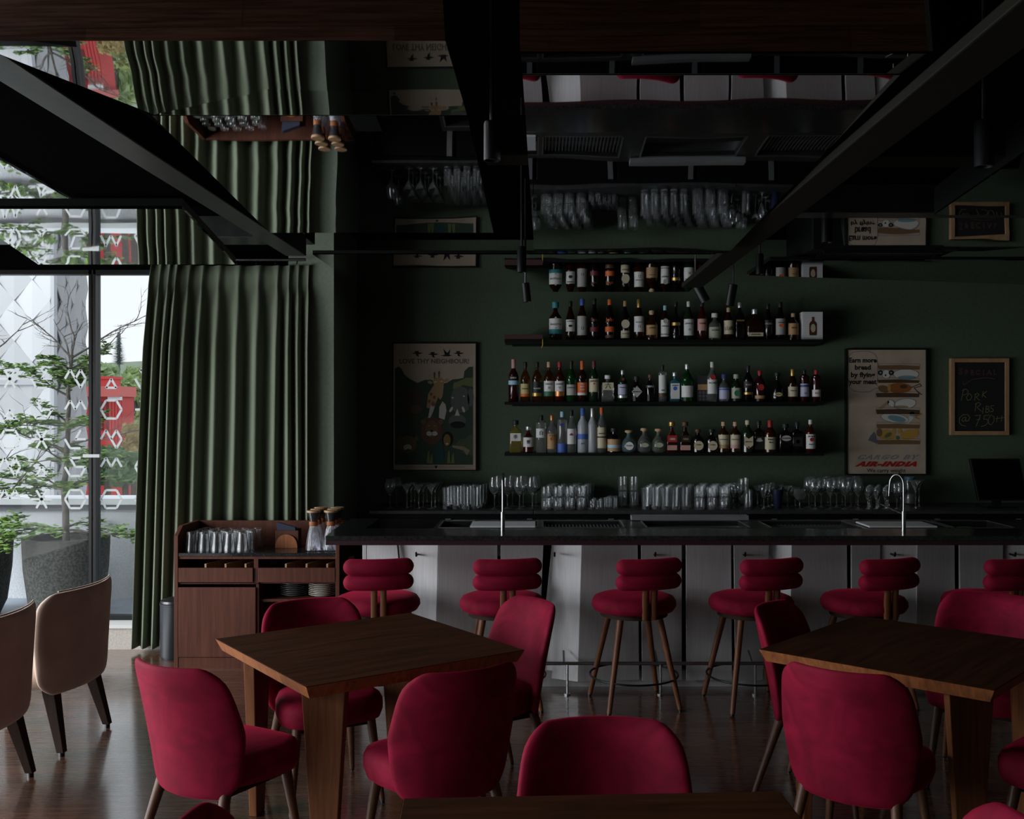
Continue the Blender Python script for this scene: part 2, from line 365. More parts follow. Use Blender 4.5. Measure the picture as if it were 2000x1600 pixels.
spot('tilted black spotlight above the middle of the top shelf', 1358, 552, 594, 6.0, 20, 500, R(-28), 0)
spot('tilted black spotlight just right of the middle of the top shelf', 1432, 555, 597, 6.2, 18, 500, R(8), R(10))
spot('dim black spotlight pointing down beside the book on the top shelf', 1026, 553, 590, 6.2, 16, 500, R(-6), 0)

# ================================================================ OUTDOORS beyond the window
terrace = texmat('terrace_concrete', (.34, .38, .44), (.42, .46, .52), (1, 1, 1), 6, 4, .5)
struct('terrace_floor', MB().box(-9, 1, WD+.12, 9.5, -.12, 0), terrace)
plaster = texmat('rough_grey_plaster', (.66, .67, .69), (.78, .79, .81), (1, 1, 1), 60, 5, .9, bump=.5, bd=.01)
tw = thing('terrace_wall', 'low rough grey plaster wall behind the potted trees', 'wall', (-5, 9.5, 0), kind='structure')
MB().box(-10, 0, 9.5, 9.75, -.1, .86).build('plaster_wall', plaster, tw)
MB().box(-10, 0, 9.40, 9.8, .875, .93).build('coping_stone', mat('white_coping', (.75, .76, .77), .5), tw)
MB().box(-10, 0, 9.46, 9.6, .82, .875).build('coping_shade_strip', mat('coping_shade', (.2, .2, .21), .6), tw)  # dark strip, its colour stands in for the shade under the coping
ground = texmat('street_asphalt', (.16, .165, .17), (.24, .24, .245), (1, 1, 1), .4, 3, .8)
struct('street_ground', MB().box(-200, 200, 10, 400, GZ-.1, GZ), ground)
# facade clad in diamond shaped shingles
def facade():
    root = thing('shingled_building', 'tall building clad in pale metal diamond shingles behind the planters', 'building', (-7.5, 12.5, GZ))
    def tones(name, lo, hi):
        m = mat(name, (.6, .6, .6), .6, .0); N, L, b = nodes(m); g = N.new('ShaderNodeNewGeometry'); r = N.new('ShaderNodeValToRGB')
        r.color_ramp.elements[0].color = (lo, lo*1.01, lo*1.03, 1); r.color_ramp.elements[1].color = (hi, hi*1.01, hi*1.03, 1)
        L.new(g.outputs['Random Per Island'], r.inputs[0]); L.new(r.outputs[0], b.inputs['Base Color']); return m
    xc = xat(103, 12)
    MB().box(-14, xc-.03, 12.06, 12.95, GZ, 6).build('wall', mat('metal_backing', (.55, .56, .58), .5), root)
    s = .42
    mbs = [MB()]*4
    for j in range(int(14/(s/2))):
        z = GZ+.1+j*s/2*1.15
        for i in range(18):
            x = xc-.05-(i+(j % 2)*.5)*s
            if x < -13: break
            a, b = s/2, s/2*1.15
            lim = min(x+a, xc)
            P = [(x-a, 12.055, z), (x, 12.03+rnd.uniform(0, .012), z-b), (lim, 12.05, z), (x, 12.02+rnd.uniform(0, .02), z+b)]
            mbs[rnd.randrange(4)].ext(P, (0, .012, 0))
    mbs[0].build('front_shingles', tones('metal_shingles', .50, .68), root)
    mbs = [MB()]*2
    for j in range(int(14/(s/2))):
        z = GZ+.1+j*s/2*1.15
        for i in range(5):
            y = 12.2+(i+(j % 2)*.5)*.3
            if y+.15 > 12.97: break
            mbs[rnd.randrange(2)].ext([(xc, y-.15, z), (xc+.02, y, z-.25), (xc, y+.15, z), (xc+.03, y, z+.25)], (-.012, 0, 0))
    mbs[0].build('side_shingles', tones('shaded_shingles', .36, .48), root)  # same shingles, with the side plane's shade put into a darker tone
    MB().box(xc-.02, xc+.015, 12.0, 12.08, GZ, 6).build('corner_trim', mat('corner_trim_grey', (.45, .46, .48), .4), root)
    MB().box(-14, xc, 12.0, 12.02, zat(750, 12)-.01, zat(750, 12)+.01).build('joint_strip', mat('corner_trim_grey', (.45, .46, .48), .4), root)
facade()
red = mat('red_painted_wall', (.62, .075, .07), .7)
def red_building():
    d = 40; g = lambda px: xat(px, d); z = lambda py: zat(py, d)
    root = thing('red_building', 'red colonnaded building in the distance beyond the window mullion', 'building', (g(200), d, GZ))
    MB().box(g(110), g(238), d, d+1.2, GZ, z(760)).build('wall', red, root)
    MB().box(g(108), g(243), d-.5, d+1.2, z(775), z(755)).build('cornice', mat('pale_red_cornice', (.70, .17, .15), .7), root)
    MB().box(g(190), g(215), d+.2, d+1, z(755), z(736)).build('roof_block', red, root)
    MB().box(g(188), g(217), d+.1, d+1.1, z(740), z(735)).build('roof_slab', red, root)
    for px in (222, 228, 234, 240):
        MB().tube([(g(px), d-.3, z(880)), (g(px), d-.3, z(782))], .045*1.2, 12).build('column', red, root, smooth=True)
        MB().box(g(px-3), g(px+3), d-.42, d-.2, z(782), z(774)).build('capital', mat('white_stucco', (.8, .8, .8), .7), root)
    for px in (176, 194, 208):
        MB().box(g(px), g(px+8), d-.05, d+.02, z(840), z(785)).build('window', mat('recess_shade_red', (.22, .03, .03), .6), root)  # proud boxes, the shade of a recess put into their darker red
    MB().box(g(150), g(243), d-.6, d, z(884), z(872)).build('base_course', mat('pale_red_cornice', (.7, .17, .15), .7), root)
red_building()
def leafball(mb, c, r, n, size, flat=.8, rr=rnd):
    for _ in range(n):
        u = Vector((rr.gauss(0, 1), rr.gauss(0, 1), rr.gauss(0, 1))).normalized()*r*(rr.random()**.35)
        p = Vector(c)+Vector((u.x, u.y, u.z*flat)); a = Vector((rr.gauss(0, 1), rr.gauss(0, 1), rr.gauss(0, 1))).normalized()
        b = a.orthogonal().normalized(); s = size*rr.uniform(.6, 1.3)
        mb.add([p-a*s, p+b*s*.6, p+a*s, p-b*s*.6], [(0, 1, 2, 3)])
def far_tree(label, px, ytop, ybot, wpx, d, col, n=900, group='trees beyond the red building'):
    base = at(px, ybot, d); base.z = GZ; top = zat(ytop, d); r = wpx*d/F/2; zc = (top+max(zat(ybot, d), GZ))/2; h = top-zc
    root = thing('far_tree', label, 'tree', base)
    mb = MB()
    for k in range(14):
        a = rnd.uniform(0, 6.28); q = rnd.random()**.5*.65
        leafball(mb, (base.x+r*q*math.cos(a), d+r*q*math.sin(a), zc+rnd.uniform(-.6, .6)*h), r*.42, n//14, .013*d/2.2, .8)
    cc = mat('foliage_%s' % label[:18].replace(' ', '_'), col, .8); mb.build('foliage', cc, root, flip=False)
    MB().tube([(base.x, d, GZ), (base.x, d, zc)], .02*d/6, 8).build('trunk', mat('bark', (.12, .10, .08), .9), root)
far_tree('pale green hillside tree directly above the red roof', 205, 700, 830, 70, 62, (.36, .48, .24), 1500)
far_tree('bright green tree right of the red roof near the curtain', 262, 700, 850, 62, 58, (.38, .50, .22), 1500)
far_tree('orange-tinged tree beside the red columns near the curtain', 262, 812, 930, 46, 34, (.46, .36, .16), 1400)
far_tree('dark green tree in front of the red base behind the mullion', 210, 872, 945, 80, 30, (.13, .22, .10), 1600)
far_tree('low dark green tree at the foot of the red building', 245, 880, 952, 60, 29, (.17, .26, .13), 1500)
far_tree('low green tree between the mullion and the red base', 190, 884, 955, 60, 31, (.15, .25, .12), 1500)
far_tree('yellow-green tree close to the curtain above the parked cars', 285, 780, 930, 40, 40, (.40, .44, .18), 900)
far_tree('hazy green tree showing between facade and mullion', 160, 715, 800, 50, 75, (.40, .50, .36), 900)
def pine():
    d = 80; root = thing('pine_tree', 'hazy tall conifer rising above the green hill', 'tree', (xat(232, d), d, GZ)); mb = MB()
    x = xat(232, d); zt = zat(650, d); z0 = zat(712, d)
    for k in range(60):
        z = zt+(z0-zt)*k/60; r = .1+.65*(k/60)**.8
        for q in range(16):
            a = rnd.uniform(0, 6.28); e = Vector((math.cos(a)*r, math.sin(a)*r, rnd.uniform(-.1, .12)))
            p = Vector((x, d, z)); nn = Vector((-math.sin(a), math.cos(a), 0))*.09
            mb.add([p-nn, p+e, p+nn], [(0, 1, 2)])
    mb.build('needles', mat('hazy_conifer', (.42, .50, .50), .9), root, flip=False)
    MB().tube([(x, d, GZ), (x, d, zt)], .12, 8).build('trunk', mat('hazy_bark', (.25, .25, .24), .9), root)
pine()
def hill():
    vs, fs = [], []
    for i in range(25):
        x = -62+i*2.2; zt = zat(708+10*math.sin(i*.9)+6*math.sin(i*2.3), 90)
        vs += [(x, 90, GZ), (x, 90+3, zt), (x, 100, zt*.9)]
    for i in range(24): fs += [(3*i, 3*i+3, 3*i+4, 3*i+1), (3*i+1, 3*i+4, 3*i+5, 3*i+2)]
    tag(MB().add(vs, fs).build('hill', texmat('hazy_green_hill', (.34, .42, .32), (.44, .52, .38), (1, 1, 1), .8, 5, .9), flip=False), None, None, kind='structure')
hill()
def car(label, px, py, d, col):
    p = at(px, py, d); p.z = GZ; root = thing('car', label, 'car', p)
    MB().sup([(1.9, .8, .25), (2.05, .88, .45), (2.0, .86, .75), (1.8, .8, .9)], 5, 28, (p.x, p.y, p.z)).build('body', mat('car_paint_'+col[0], col[1], .3), root, smooth=True)
    MB().sup([(1.3, .76, .88), (1.0, .66, 1.35), (.9, .6, 1.4)], 5, 24, (p.x, p.y, p.z)).build('cabin', mat('car_glass', (.03, .035, .04), .1), root, smooth=True)
    for a in (-1.25, 1.25):
        MB().tube([(p.x+a, p.y-.86, p.z+.32), (p.x+a, p.y+.86, p.z+.32)], .32, 16).build('wheel', mat('tyre', (.02, .02, .02), .8), root, smooth=True)
car('white car parked on the street close to the curtain', 262, 944, 95, ('white', (.8, .8, .82)))
car('grey car on the street just right of the mullion', 222, 952, 88, ('grey', (.2, .24, .3)))
MBp = MB().tube([(xat(249, 85), 85, GZ), at(249, 920, 85)], .14, 8); tag(MBp.build('bollard', mat('white_post', (.7, .72, .74), .5)), 'thin white roadside post right of the mullion', 'post')

# ================================================================ FURNITURE
def shell_mb(zlo, zhi, wb, wm, wt, yb, rec, k, th, nu=14, nv=12, e=6, edge=.97, kz=0):
    """upholstered back shell in local coordinates; front is +Y"""
    mb = MB(); zm, hh = (zlo+zhi)/2, (zhi-zlo)/2
    def P(i, j, layer):
        u = -1+2*i/nu; t = (-1+2*j/nv); cf = (1-abs(t*edge)**e)**(1/e); v = (t+1)/2
        wd = (wb+(wm-wb)*v*2) if v < .5 else (wm+(wt-wm)*(v*2-1))
        x = u*wd*cf; z = zm+hh*t
        y = yb-rec*v**1.3+(k+kz*(1-v))*(x/wm)**2
        nx = -2*k*(x/wm)/wm*.6
        edgef = 1-.45*max(abs(u)**8, abs(t)**8)
        if layer: return (x+nx*th*.8, y+th*edgef, z+th*.15*rec/.1*0)
        return (x, y+th*(1-edgef)*.3, z)
    n1 = (nu+1)*(nv+1); vs = [P(i, j, l) for l in (0, 1) for j in range(nv+1) for i in range(nu+1)]
    ix = lambda i, j, l: l*n1+j*(nu+1)+i; fs = []
    for j in range(nv):
        for i in range(nu):
            fs.append((ix(i, j, 0), ix(i+1, j, 0), ix(i+1, j+1, 0), ix(i, j+1, 0)))
            fs.append((ix(i, j, 1), ix(i, j+1, 1), ix(i+1, j+1, 1), ix(i+1, j, 1)))
    for i in range(nu):
        fs.append((ix(i, 0, 0), ix(i, 0, 1), ix(i+1, 0, 1), ix(i+1, 0, 0))); fs.append((ix(i, nv, 0), ix(i+1, nv, 0), ix(i+1, nv, 1), ix(i, nv, 1)))
    for j in range(nv):
        fs.append((ix(0, j, 0), ix(0, j+1, 0), ix(0, j+1, 1), ix(0, j, 1))); fs.append((ix(nu, j, 0), ix(nu, j, 1), ix(nu, j+1, 1), ix(nu, j+1, 0)))
    return mb.add(vs, fs), P

def leg(p0, p1, r0, r1, m, root, glide=True):
    p0, p1 = Vector(p0), Vector(p1); q = p1+(p0-p1).normalized()*.012
    o = MB().tube([p0, p0.lerp(q, .5), q], [r0, (r0+r1)/2, r1], 14).build('leg', m, root, smooth=True)
    if glide: MB().tube([q, p1], [r1*.8, r1*.8], 10).build('glide', black_plastic, o, smooth=True)
    return o

def make_dining_chair():
    root = thing('dining_chair', 'x', 'chair')
    mb, P = shell_mb(.345, .845, .228, .265, .238, -.205, .105, .115, .045)
    mb.build('backrest', velvet, root, smooth='all', sub=1)
    # piping along the rear rim of the shell
    rim = [P(i, 12, 0) for i in range(15)]
    c = MB(); a, b, z0, z1 = .235, .215, .365, .485
    c.sup([(a*.80, b*.80, z0), (a*.95, b*.95, z0+.012), (a, b, z0+.045), (a, b, z1-.035), (a*.95, b*.95, z1-.012), (a*.8, b*.8, z1-.001), (a*.4, b*.4, z1+.006), (.001, .001, z1+.008)], 3.6, 40, (0, .02, 0))
    for q in c.v:
        q.x *= 1-.20*max(0, -(q.y-.05))/.2; q.y += .022
    c.build('seat', velvet, root, smooth='all')
    for sx in (-1, 1):
        leg((sx*.165, .17, .375), (sx*.205, .225, 0), .022, .0115, wood_chair, root)
        leg((sx*.165, -.13, .375), (sx*.215, -.245, 0), .022, .0115, wood_chair, root)
    MB().box(-.16, .16, -.14, .18, .345, .368).build('seat_frame', wood_dark, root)
    return root
chair0 = make_dining_chair(); first = [True]
def place(proto, flag, x, y, ang, label, group):
    o = proto if flag[0] else copy_tree(proto); flag[0] = False
    o.location = (x, y, 0); o.rotation_euler = (0, 0, R(ang-90)); o['label'] = label
    if group: o['group'] = group
    return o
G1 = 'crimson velvet dining chairs'
for x, y, a, l in [
    (-1.20, 3.88, 60, 'crimson velvet dining chair left of the left table, its back lit from the window'),
    (-.375, 3.82, 122, 'crimson velvet dining chair at the near right side of the left table, back shaded'),
    (-.22, 4.74, 212, 'crimson velvet dining chair at the far right side of the left table, seen side-on'),
    (-.975, 4.66, -62, 'crimson velvet dining chair behind the left table, in front of the wooden cabinet'),
    (1.20, 3.80, 55, 'crimson velvet dining chair in front of the right table, full back facing the camera'),
    (1.285, 4.62, -36, 'crimson velvet dining chair at the left far side of the right table, seen edge-on'),
    (2.10, 4.83, -122, 'crimson velvet dining chair behind the right table at the right picture edge'),
    (2.0, 3.76, 133, 'crimson velvet dining chair at the right table, cut by the picture edge at lower right'),
    (.19, 2.74, -90, 'crimson velvet dining chair in the bottom centre, pushed behind the nearest table'),
    (-.50, 2.26, 12, 'crimson velvet dining chair at the bottom left, only the top of its back showing'),
    (.80, 2.24, 172, 'crimson velvet dining chair at the bottom right, only the top of its back showing')]:
    place(chair0, first, x, y, a, l, G1)

def make_beige():
    root = thing('barrel_chair', 'x', 'chair')
    mb, P = shell_mb(.31, .83, .34, .375, .375, -.27, .03, .11, .055, nu=18, e=7)
    mb.build('backrest', cream, root, smooth='all', sub=1)
    MB().tube([Vector(P(i, 12, 0))+Vector((0, .012, .004)) for i in range(1, 18)], .004, 6).build('piping', cream, root, smooth=True)
    a, z0, z1 = .31, .33, .46
    MB().sup([(a*.85, a*.85, z0), (a, a, z0+.03), (a, a, z1-.03), (a*.9, a*.9, z1), (.001, .001, z1+.012)], 3.6, 36, (0, .06, 0)).build('seat', cream, root, smooth='all')
    for sx in (-1, 1):
        for y0, y1 in ((-.15, -.23), (.27, .33)):
            p0 = Vector((sx*.20, y0, .345)); p1 = Vector((sx*.235, y1, .02))
            o = MB().rings([[p+Vector((dx*r, dy*r, 0)) for dx, dy in ((-1, -1), (1, -1), (1, 1), (-1, 1))] for p, r in ((p0, .034), (p1, .019))]).build('leg', wood_dark, root, bevel=.003)
            MB().lathe([(.014, 0), (.014, .02)], 12, (p1.x, p1.y, 0)).build('glide', black_plastic, o)
    return root
bch = make_beige(); fb = [True]
place(bch, fb, -2.615, 5.42, 176, 'beige velvet barrel chair nearer the window, back to the room', 'beige velvet chairs by the window')
place(bch, fb, -2.655, 4.655, 178, 'beige velvet barrel chair cut by the left picture edge', 'beige velvet chairs by the window')

def table(x, y, rz, s, label, zt=.75):
    root = thing('dining_table', label, 'table', (0, 0, 0), group='square walnut dining tables')
    h = s/2; k = h-.022
    mb = MB().rings([[(-k, -k, zt-.05), (k, -k, zt-.05), (k, k, zt-.05), (-k, k, zt-.05)], [(-h, -h, zt-.001), (h, -h, zt-.001), (h, h, zt-.001), (-h, h, zt-.001)], [(-h+.002, -h+.002, zt), (h-.002, -h+.002, zt), (h-.002, h-.002, zt), (-h+.002, h-.002, zt)]])
    mb.build('tabletop', wood_top, root)
    MB().rings([[(-k-.001, -k-.001, zt-.0505), (k+.001, -k-.001, zt-.0505), (k+.001, k+.001, zt-.0505), (-k-.001, k+.001, zt-.0505)], [(-h-.0012, -h-.0012, zt-.0016), (h+.0012, -h-.0012, zt-.0016), (h+.0012, h+.0012, zt-.0016), (-h-.0012, h+.0012, zt-.0016)]], False, False).build('edge_band', wood_leg, root)
    MB().box(-h+.2, h-.2, -h+.2, h-.2, zt-.085, zt-.05).build('underframe', wood_dark, root)
    for sx, sy in ((-1, -1), (1, -1), (1, 1), (-1, 1)):
        c = Vector((sx*(h-.135), sy*(h-.135), 0)); n = Vector((sx, sy, 0)).normalized(); t = Vector((-n.y, n.x, 0))
        def ring(z, wd, th): return [c+t*a*wd/2+n*b*th/2+Vector((0, 0, z)) for a, b in ((-1, -1), (1, -1), (1, 1), (-1, 1))]
        MB().rings([ring(0, .085, .035), ring(zt-.051, .175, .05)]).build('leg', wood_tleg, root, bevel=.004)
    root.location = (x, y, 0); root.rotation_euler = (0, 0, R(rz)); return root
table(-.73, 4.365, 36.3, .965, 'square walnut table on the left with four crimson chairs around it')
table(1.588, 4.309, 48.2, .94, 'square walnut table on the right with crimson chairs around it')
table(.17, 2.17, 2.9, .98, 'square walnut table at the bottom centre, nearest the camera')

def make_stool():
    root = thing('bar_stool', 'x', 'bar stool')
    prof = [(.19, 0), (.235, .008), (.252, .035), (.25, .06), (.235, .082), (.20, .095), (.1, .103), (.001, .105)]
    MB().lathe(prof, 40, (0, 0, .555), cap1=False).build('seat', velvet, root, smooth='all')
    MB().lathe([(.20, 0), (.20, .03)], 32, (0, 0, .53)).build('seat_base', wood_dark, root, smooth=True)
    for nm, z, dy in (('backrest_roll', .762, 0), ('backrest_roll', .851, -.008)):
        pts, rad = [], []
        xs = [-.194, -.190, -.182, -.172, -.160, -.148]+[-.13+.26*q/10 for q in range(11)]+[.148, .160, .172, .182, .190, .194]
        for x in xs:
            e = max(0, (abs(x)-.150)/.045); pts.append((x, -.262+dy+.05*(x/.195)**2, z)); rad.append(.0465*(1-e**2.4)**.5)
        MB().tube(pts, rad, 20).build(nm, velvet, root, smooth='all')
    for sx in (-1, 1):
        MB().rings([[(sx*.026+a*.018, -.238-.012+b*.014-.006*(z > .7), z) for a, b in ((-1, -.6), (-.6, -1), (.6, -1), (1, -.6), (1, .6), (.6, 1), (-.6, 1), (-1, .6))] for z in (.545, .66, .74)]).build('back_post', wood_stool, root, smooth=True)
    for k in range(4):
        a = R(45+90*k-4); c, s = math.cos(a), math.sin(a)
        leg((c*.165, s*.165, .54), (c*.305, s*.305, 0), .021, .0145, wood_stool, root)
    ring = [(.262*math.cos(2*math.pi*i/48), .262*math.sin(2*math.pi*i/48), .175) for i in range(49)]
    MB().tube(ring, .006, 8, cap=False).build('foot_ring', black_metal, root, smooth=True)
    return root
st = make_stool(); fs_ = [True]
names = ['leftmost crimson roll-back bar stool, beside the cabinet end of the bar', 'second crimson bar stool from the left, behind the left table corner',
         'third crimson bar stool from the left, fully in view between the tables', 'fourth crimson bar stool from the left, half behind an edge-on dining chair',
         'fifth crimson bar stool from the left, behind the right table', 'rightmost crimson bar stool, cut by the picture edge']
for (px, a), l in zip(((738, 100), (980, 100), (1238, 106), (1467, 107), (1687, 109), (1925, 106)), names):
    place(st, fs_, xat(px, 6.1), 6.1, a, l, 'crimson bar stools along the bar')

# ---------------------------------------------------------------- bar counter
PD = 6.42; CD = 6.07
bar = thing('bar_counter', 'long bar with black stone top and folded pale metal front panels', 'bar counter', (1.2, 6.5, 0))
L0, L1 = xat(636, CD), 4.4
mb = MB().ext([(L0, CD, .972), (L1, CD, .972), (L1, 6.46, .972), (L0-.02, 6.46, .972)], (0, 0, .028))
mb.build('countertop', stone, bar, bevel=.002)
MB().box(L0, L1, CD+.002, CD+.03, .945, .9715).build('edge_band', stone_edge, bar)
MB().box(L0-.02, xat(705, PD)+.02, 6.46, 7.05, .93, 1.0).build('end_top', stone, bar)
MB().box(xat(705, PD)+.05, 4.4, PD+.16, PD+.30, .09, .97).build('carcass', black_metal, bar)
MB().box(xat(705, PD), 4.4, PD+.05, PD+.10, 0, .10).build('plinth', steel_panel, bar)
# facets: (top-left px, top-right px, bottom-left px, bottom-right px, depth left, depth right)
fac = [(708, 716, 708, 716, .0, .0), (717, 775, 717, 800, .0, -.015), (775, 857, 800, 850, .05, -.03), (858, 971, 850, 971, -.03, .02),
       (978, 1062, 978, 1050, -.01, .01), (1080, 1136, 1052, 1128, .09, -.03), (1136, 1246, 1128, 1249, -.03, .02), (1252, 1332, 1254, 1332, -.01, .01),
       (1340, 1429, 1341, 1431, .0, .02), (1433, 1503, 1436, 1490, -.01, .01), (1508, 1544, 1493, 1540, .09, -.03), (1544, 1656, 1540, 1658, -.03, .02),
       (1662, 1720, 1663, 1722, -.01, .01), (1720, 1788, 1722, 1786, .04, -.02), (1788, 1867, 1786, 1869, -.03, .02), (1873, 1961, 1875, 1955, -.01, .01),
       (1961, 2040, 1955, 2040, .06, -.03), (2040, 2150, 2040, 2150, -.03, .02), (2157, 2260, 2157, 2260, 0, .01), (2266, 2400, 2266, 2400, .0, .02)]
for t0, t1, b0, b1, da, db in fac:
    zt, zb = .945, .05
    def p(px, dd, z): return Vector((xat(px, PD), PD+dd, z))
    q = [p(b0, da, zb), p(b1, db, zb), p(t1, db, zt), p(t0, da, zt)]
    MB().ext(q, (0, .02, 0)).build('front_panel', steel_panel, bar, bevel=.0015)
for px in (1083, 1278, 1452, 1742, 1975, 815):
    x = xat(px, PD)+.0; z = zat(1080, PD)
    o = MB().tube([(x, PD+.02, z-.01), (x, PD-.055, z-.012), (x, PD-.06, z+.012)], .006, 8).build('bag_hook', black_metal, bar, smooth=True)
rz_, rd = zat(1296, 6.28), 6.28
MB().tube([(xat(1020, rd), rd, rz_), (4.3, rd, rz_)], .011, 10).build('foot_rail', steel, bar, smooth=True)
for px in (1108, 1290, 1475, 1640, 1840):
    x = xat(px, rd)
    MB().tube([(x, rd, 0), (x, rd, rz_)], .008, 8).build('rail_post', steel, bar, smooth=True)
    MB().lathe([(.02, 0), (.02, .008)], 14, (x, rd, 0)).build('post_foot', steel, bar)
    MB().tube([(x-.02, rd+.0, rz_+.005), (x-.02, PD-.03, rz_+.05)], .007, 8).build('rail_bracket', steel, bar, smooth=True)

# underbar steel worktop with sinks, drainers and ice well behind the counter
ub = thing('underbar_worktop', 'dark stainless worktop with sinks and drainers behind the bar top', 'worktop', (1.5, 6.7, 0))
U0, U1, Y0, Y1 = xat(845, 6.5), 4.4, 6.463, 7.05
wells = [(xat(862, 6.7), xat(918, 6.7)), (xat(925, 6.7), xat(1048, 6.7)), (xat(1062, 6.7), xat(1215, 6.7)), (xat(1262, 6.7), xat(1455, 6.7)), (xat(1500, 6.7), xat(1665, 6.7)), (xat(1690, 6.7), xat(1835, 6.7)), (xat(1850, 6.7), xat(1960, 6.7))]
mb = MB(); mb.box(U0, U1, Y0, 6.56, .96, .992); mb.box(U0, U1, 6.95, Y1, .96, .992)
xs = [U0]+[v for wl in wells for v in wl]+[U1]
for k in range(0, len(xs), 2): mb.box(xs[k], xs[k+1], 6.56, 6.95, .96, .992)
mb.build('deck', dark_steel, ub)
MB().box(U0, U1, 6.76, Y1-.01, .1, .78).build('cabinet', black_metal, ub)
for k, (a, b) in enumerate(wells):
    dz = (.86, .82, .955, .80, .955, .82, .9)[k]
    mb = MB().box(a, b, 6.56, 6.95, dz-.01, dz).box(a-.004, a, 6.56, 6.95, dz, .96).box(b, b+.004, 6.56, 6.95, dz, .96).box(a, b, 6.95, 6.954, dz, .96).box(a, b, 6.556, 6.56, dz, .96)
    o = mb.build('sink_basin' if k in (1, 5) else 'inset_well', steel if k in (1, 3, 5) else dark_steel, ub)
    MB().box(a-.012, b+.012, 6.55, 6.558, .992, .996).box(a-.012, b+.012, 6.952, 6.96, .992, .996).box(a-.012, a-.004, 6.55, 6.96, .992, .996).box(b+.004, b+.012, 6.55, 6.96, .992, .996).build('rim', steel, o)
    if k in (2, 4):
        g = MB(); n = 22
        for i in range(n): x = a+(b-a)*(i+.5)/n; g.box(x-.004, x+.004, 6.58, 6.93, .965, .972)
        g.build('drainer_slats', steel, o)
    if k in (0, 6):
        for yy in (6.62, 6.74, 6.87):
            MB().lathe([(.048, .06), (.052, .06), (.05, 0), (.001, 0)], 20, ((a+b)/2, yy, dz+.002)).build('garnish_cup', steel, o, smooth=True)
tag(MB().box(xat(1232, 7.0), xat(1460, 7.0), 6.96, 7.04, .996, zat(1006, 7.0)).build('ice_well_lid', alu, bevel=.002), 'pale metal ice well lid standing at the back of the worktop', 'lid')
for a, b, l in ((920, 1046, 'white cutting board laid over the left sink beside the slim tap'), (1690, 1822, 'white cutting board laid over the right sink below the curved tap')):
    tag(MB().box(xat(a, 6.6), xat(b, 6.6), 6.52, 6.80, .9965, 1.008).build('cutting_board', white_board, bevel=.003), l, 'cutting board', 'white boards on the sinks')

t1 = thing('bar_tap', 'slim upright steel tap standing beside the left cutting board', 'tap', (xat(982, 6.345), 6.345, 1.0))
x = t1.location.x
MB().tube([(x, 6.345, .992), (x, 6.345, 1.0+.115)], .0135, 16).build('tap_body', chrome, t1, smooth=True)
pts = [(x, 6.345, 1.11), (x, 6.345, 1.30)]+[(x, 6.345+.09-.09*math.cos(R(a)), 1.30+.05*math.sin(R(a))) for a in range(15, 181, 15)]+[(x, 6.525, 1.22)]
MB().tube(pts, .0065, 10).build('spout', chrome, t1, smooth=True)
MB().lathe([(.019, 0), (.019, .008)], 16, (x, 6.345, .9925)).build('base_ring', chrome, t1)
t2 = thing('bar_tap', 'curved gooseneck steel tap in front of the wine glasses on the right', 'tap', (xat(1765, 6.345), 6.345, 1.0)); x = t2.location.x
MB().tube([(x, 6.345, .992), (x, 6.345, 1.12)], .0135, 16).build('tap_body', chrome, t2, smooth=True)
pts = [(x, 6.345, 1.11), (x, 6.345, 1.27)]+[(x-.035+.035*math.cos(R(a)), 6.345+.03*(1-math.cos(R(a)))*.8, 1.28+.065*math.sin(R(a))) for a in range(10, 181, 15)]+[(x-.072, 6.40, 1.21)]
MB().tube(pts, .0065, 10).build('spout', chrome, t2, smooth=True)
MB().tube([(x, 6.345, 1.10), (x-.05, 6.39, 1.125), (x-.11, 6.44, 1.155)], .0055, 8).build('lever', chrome, t2, smooth=True)
MB().lathe([(.019, 0), (.019, .008)], 16, (x, 6.345, .9925)).build('base_ring', chrome, t2)

# back counter
bc = thing('back_counter', 'dark back bar counter with fridge doors along the green wall', 'counter', (1.5, 8.1, 0))
B0, B1, K0 = xat(722, 7.78), 4.6, 7.78
xj, xk = xat(1042, 7.78), xat(1443, 7.78)
top_m = texmat('grey_stone_shelf', (.03, .03, .032), (.045, .045, .047), (1, 1, 1), 30, 3, .4)
for a, b in ((B0, xj-.003), (xj+.003, xk-.003), (xk+.003, B1)):
    MB().box(a, b, K0, BD-.002, .955, .98).build('top_slab', top_m, bc, bevel=.002)
MB().box(B0, B1, K0+.03, BD-.01, .1, .954).build('carcass', black_metal, bc)
x = B0+.03; k = 0
while x < B1-.6:
    wdt = .62
    o = MB().box(x, x+wdt-.02, K0+.008, K0+.028, .14, .92).build('fridge_door', black_plastic, bc, bevel=.002)
    MB().box(x+wdt-.075, x+wdt-.035, K0+.002, K0+.008, .16, .92).build('door_strip', alu, o)
    x += wdt; k += 1

# ---------------------------------------------------------------- side cabinet
cb = thing('sideboard', 'mahogany side station cabinet with black granite top beside the curtain', 'cabinet', (-1.9, 7.15, 0))
CF, CB_ = 6.93, 7.38
zc = lambda py: zat(py, CF)
x0, x1 = xat(341, CF), xat(664, CF); xi0, xi1, xm = xat(349, CF), xat(656, CF), xat(501, CF)
side = [(0, 0), (CB_-CF, 0), (CB_-CF, .955), (.10, .955), (0, .895)]
for a, b in ((x0, xi0), (xi1, x1)):
    MB().ext([(a, CF-.012+y, z) for y, z in side], (b-a, 0, 0)).build('side_panel', wood_cab, cb, bevel=.003)
MB().box(xi0, xi1, CB_-.03, CB_, .05, .952).build('back_panel', wood_cab, cb)
MB().box(xi0, xi1, CF-.008, CB_-.03, zc(1087), zc(1080)).build('granite_top', marble, cb, bevel=.002)
MB().box(xi0, xi1, CF-.002, CB_-.03, zc(1092), zc(1087)-.0005).build('top_rail', wood_cab, cb)
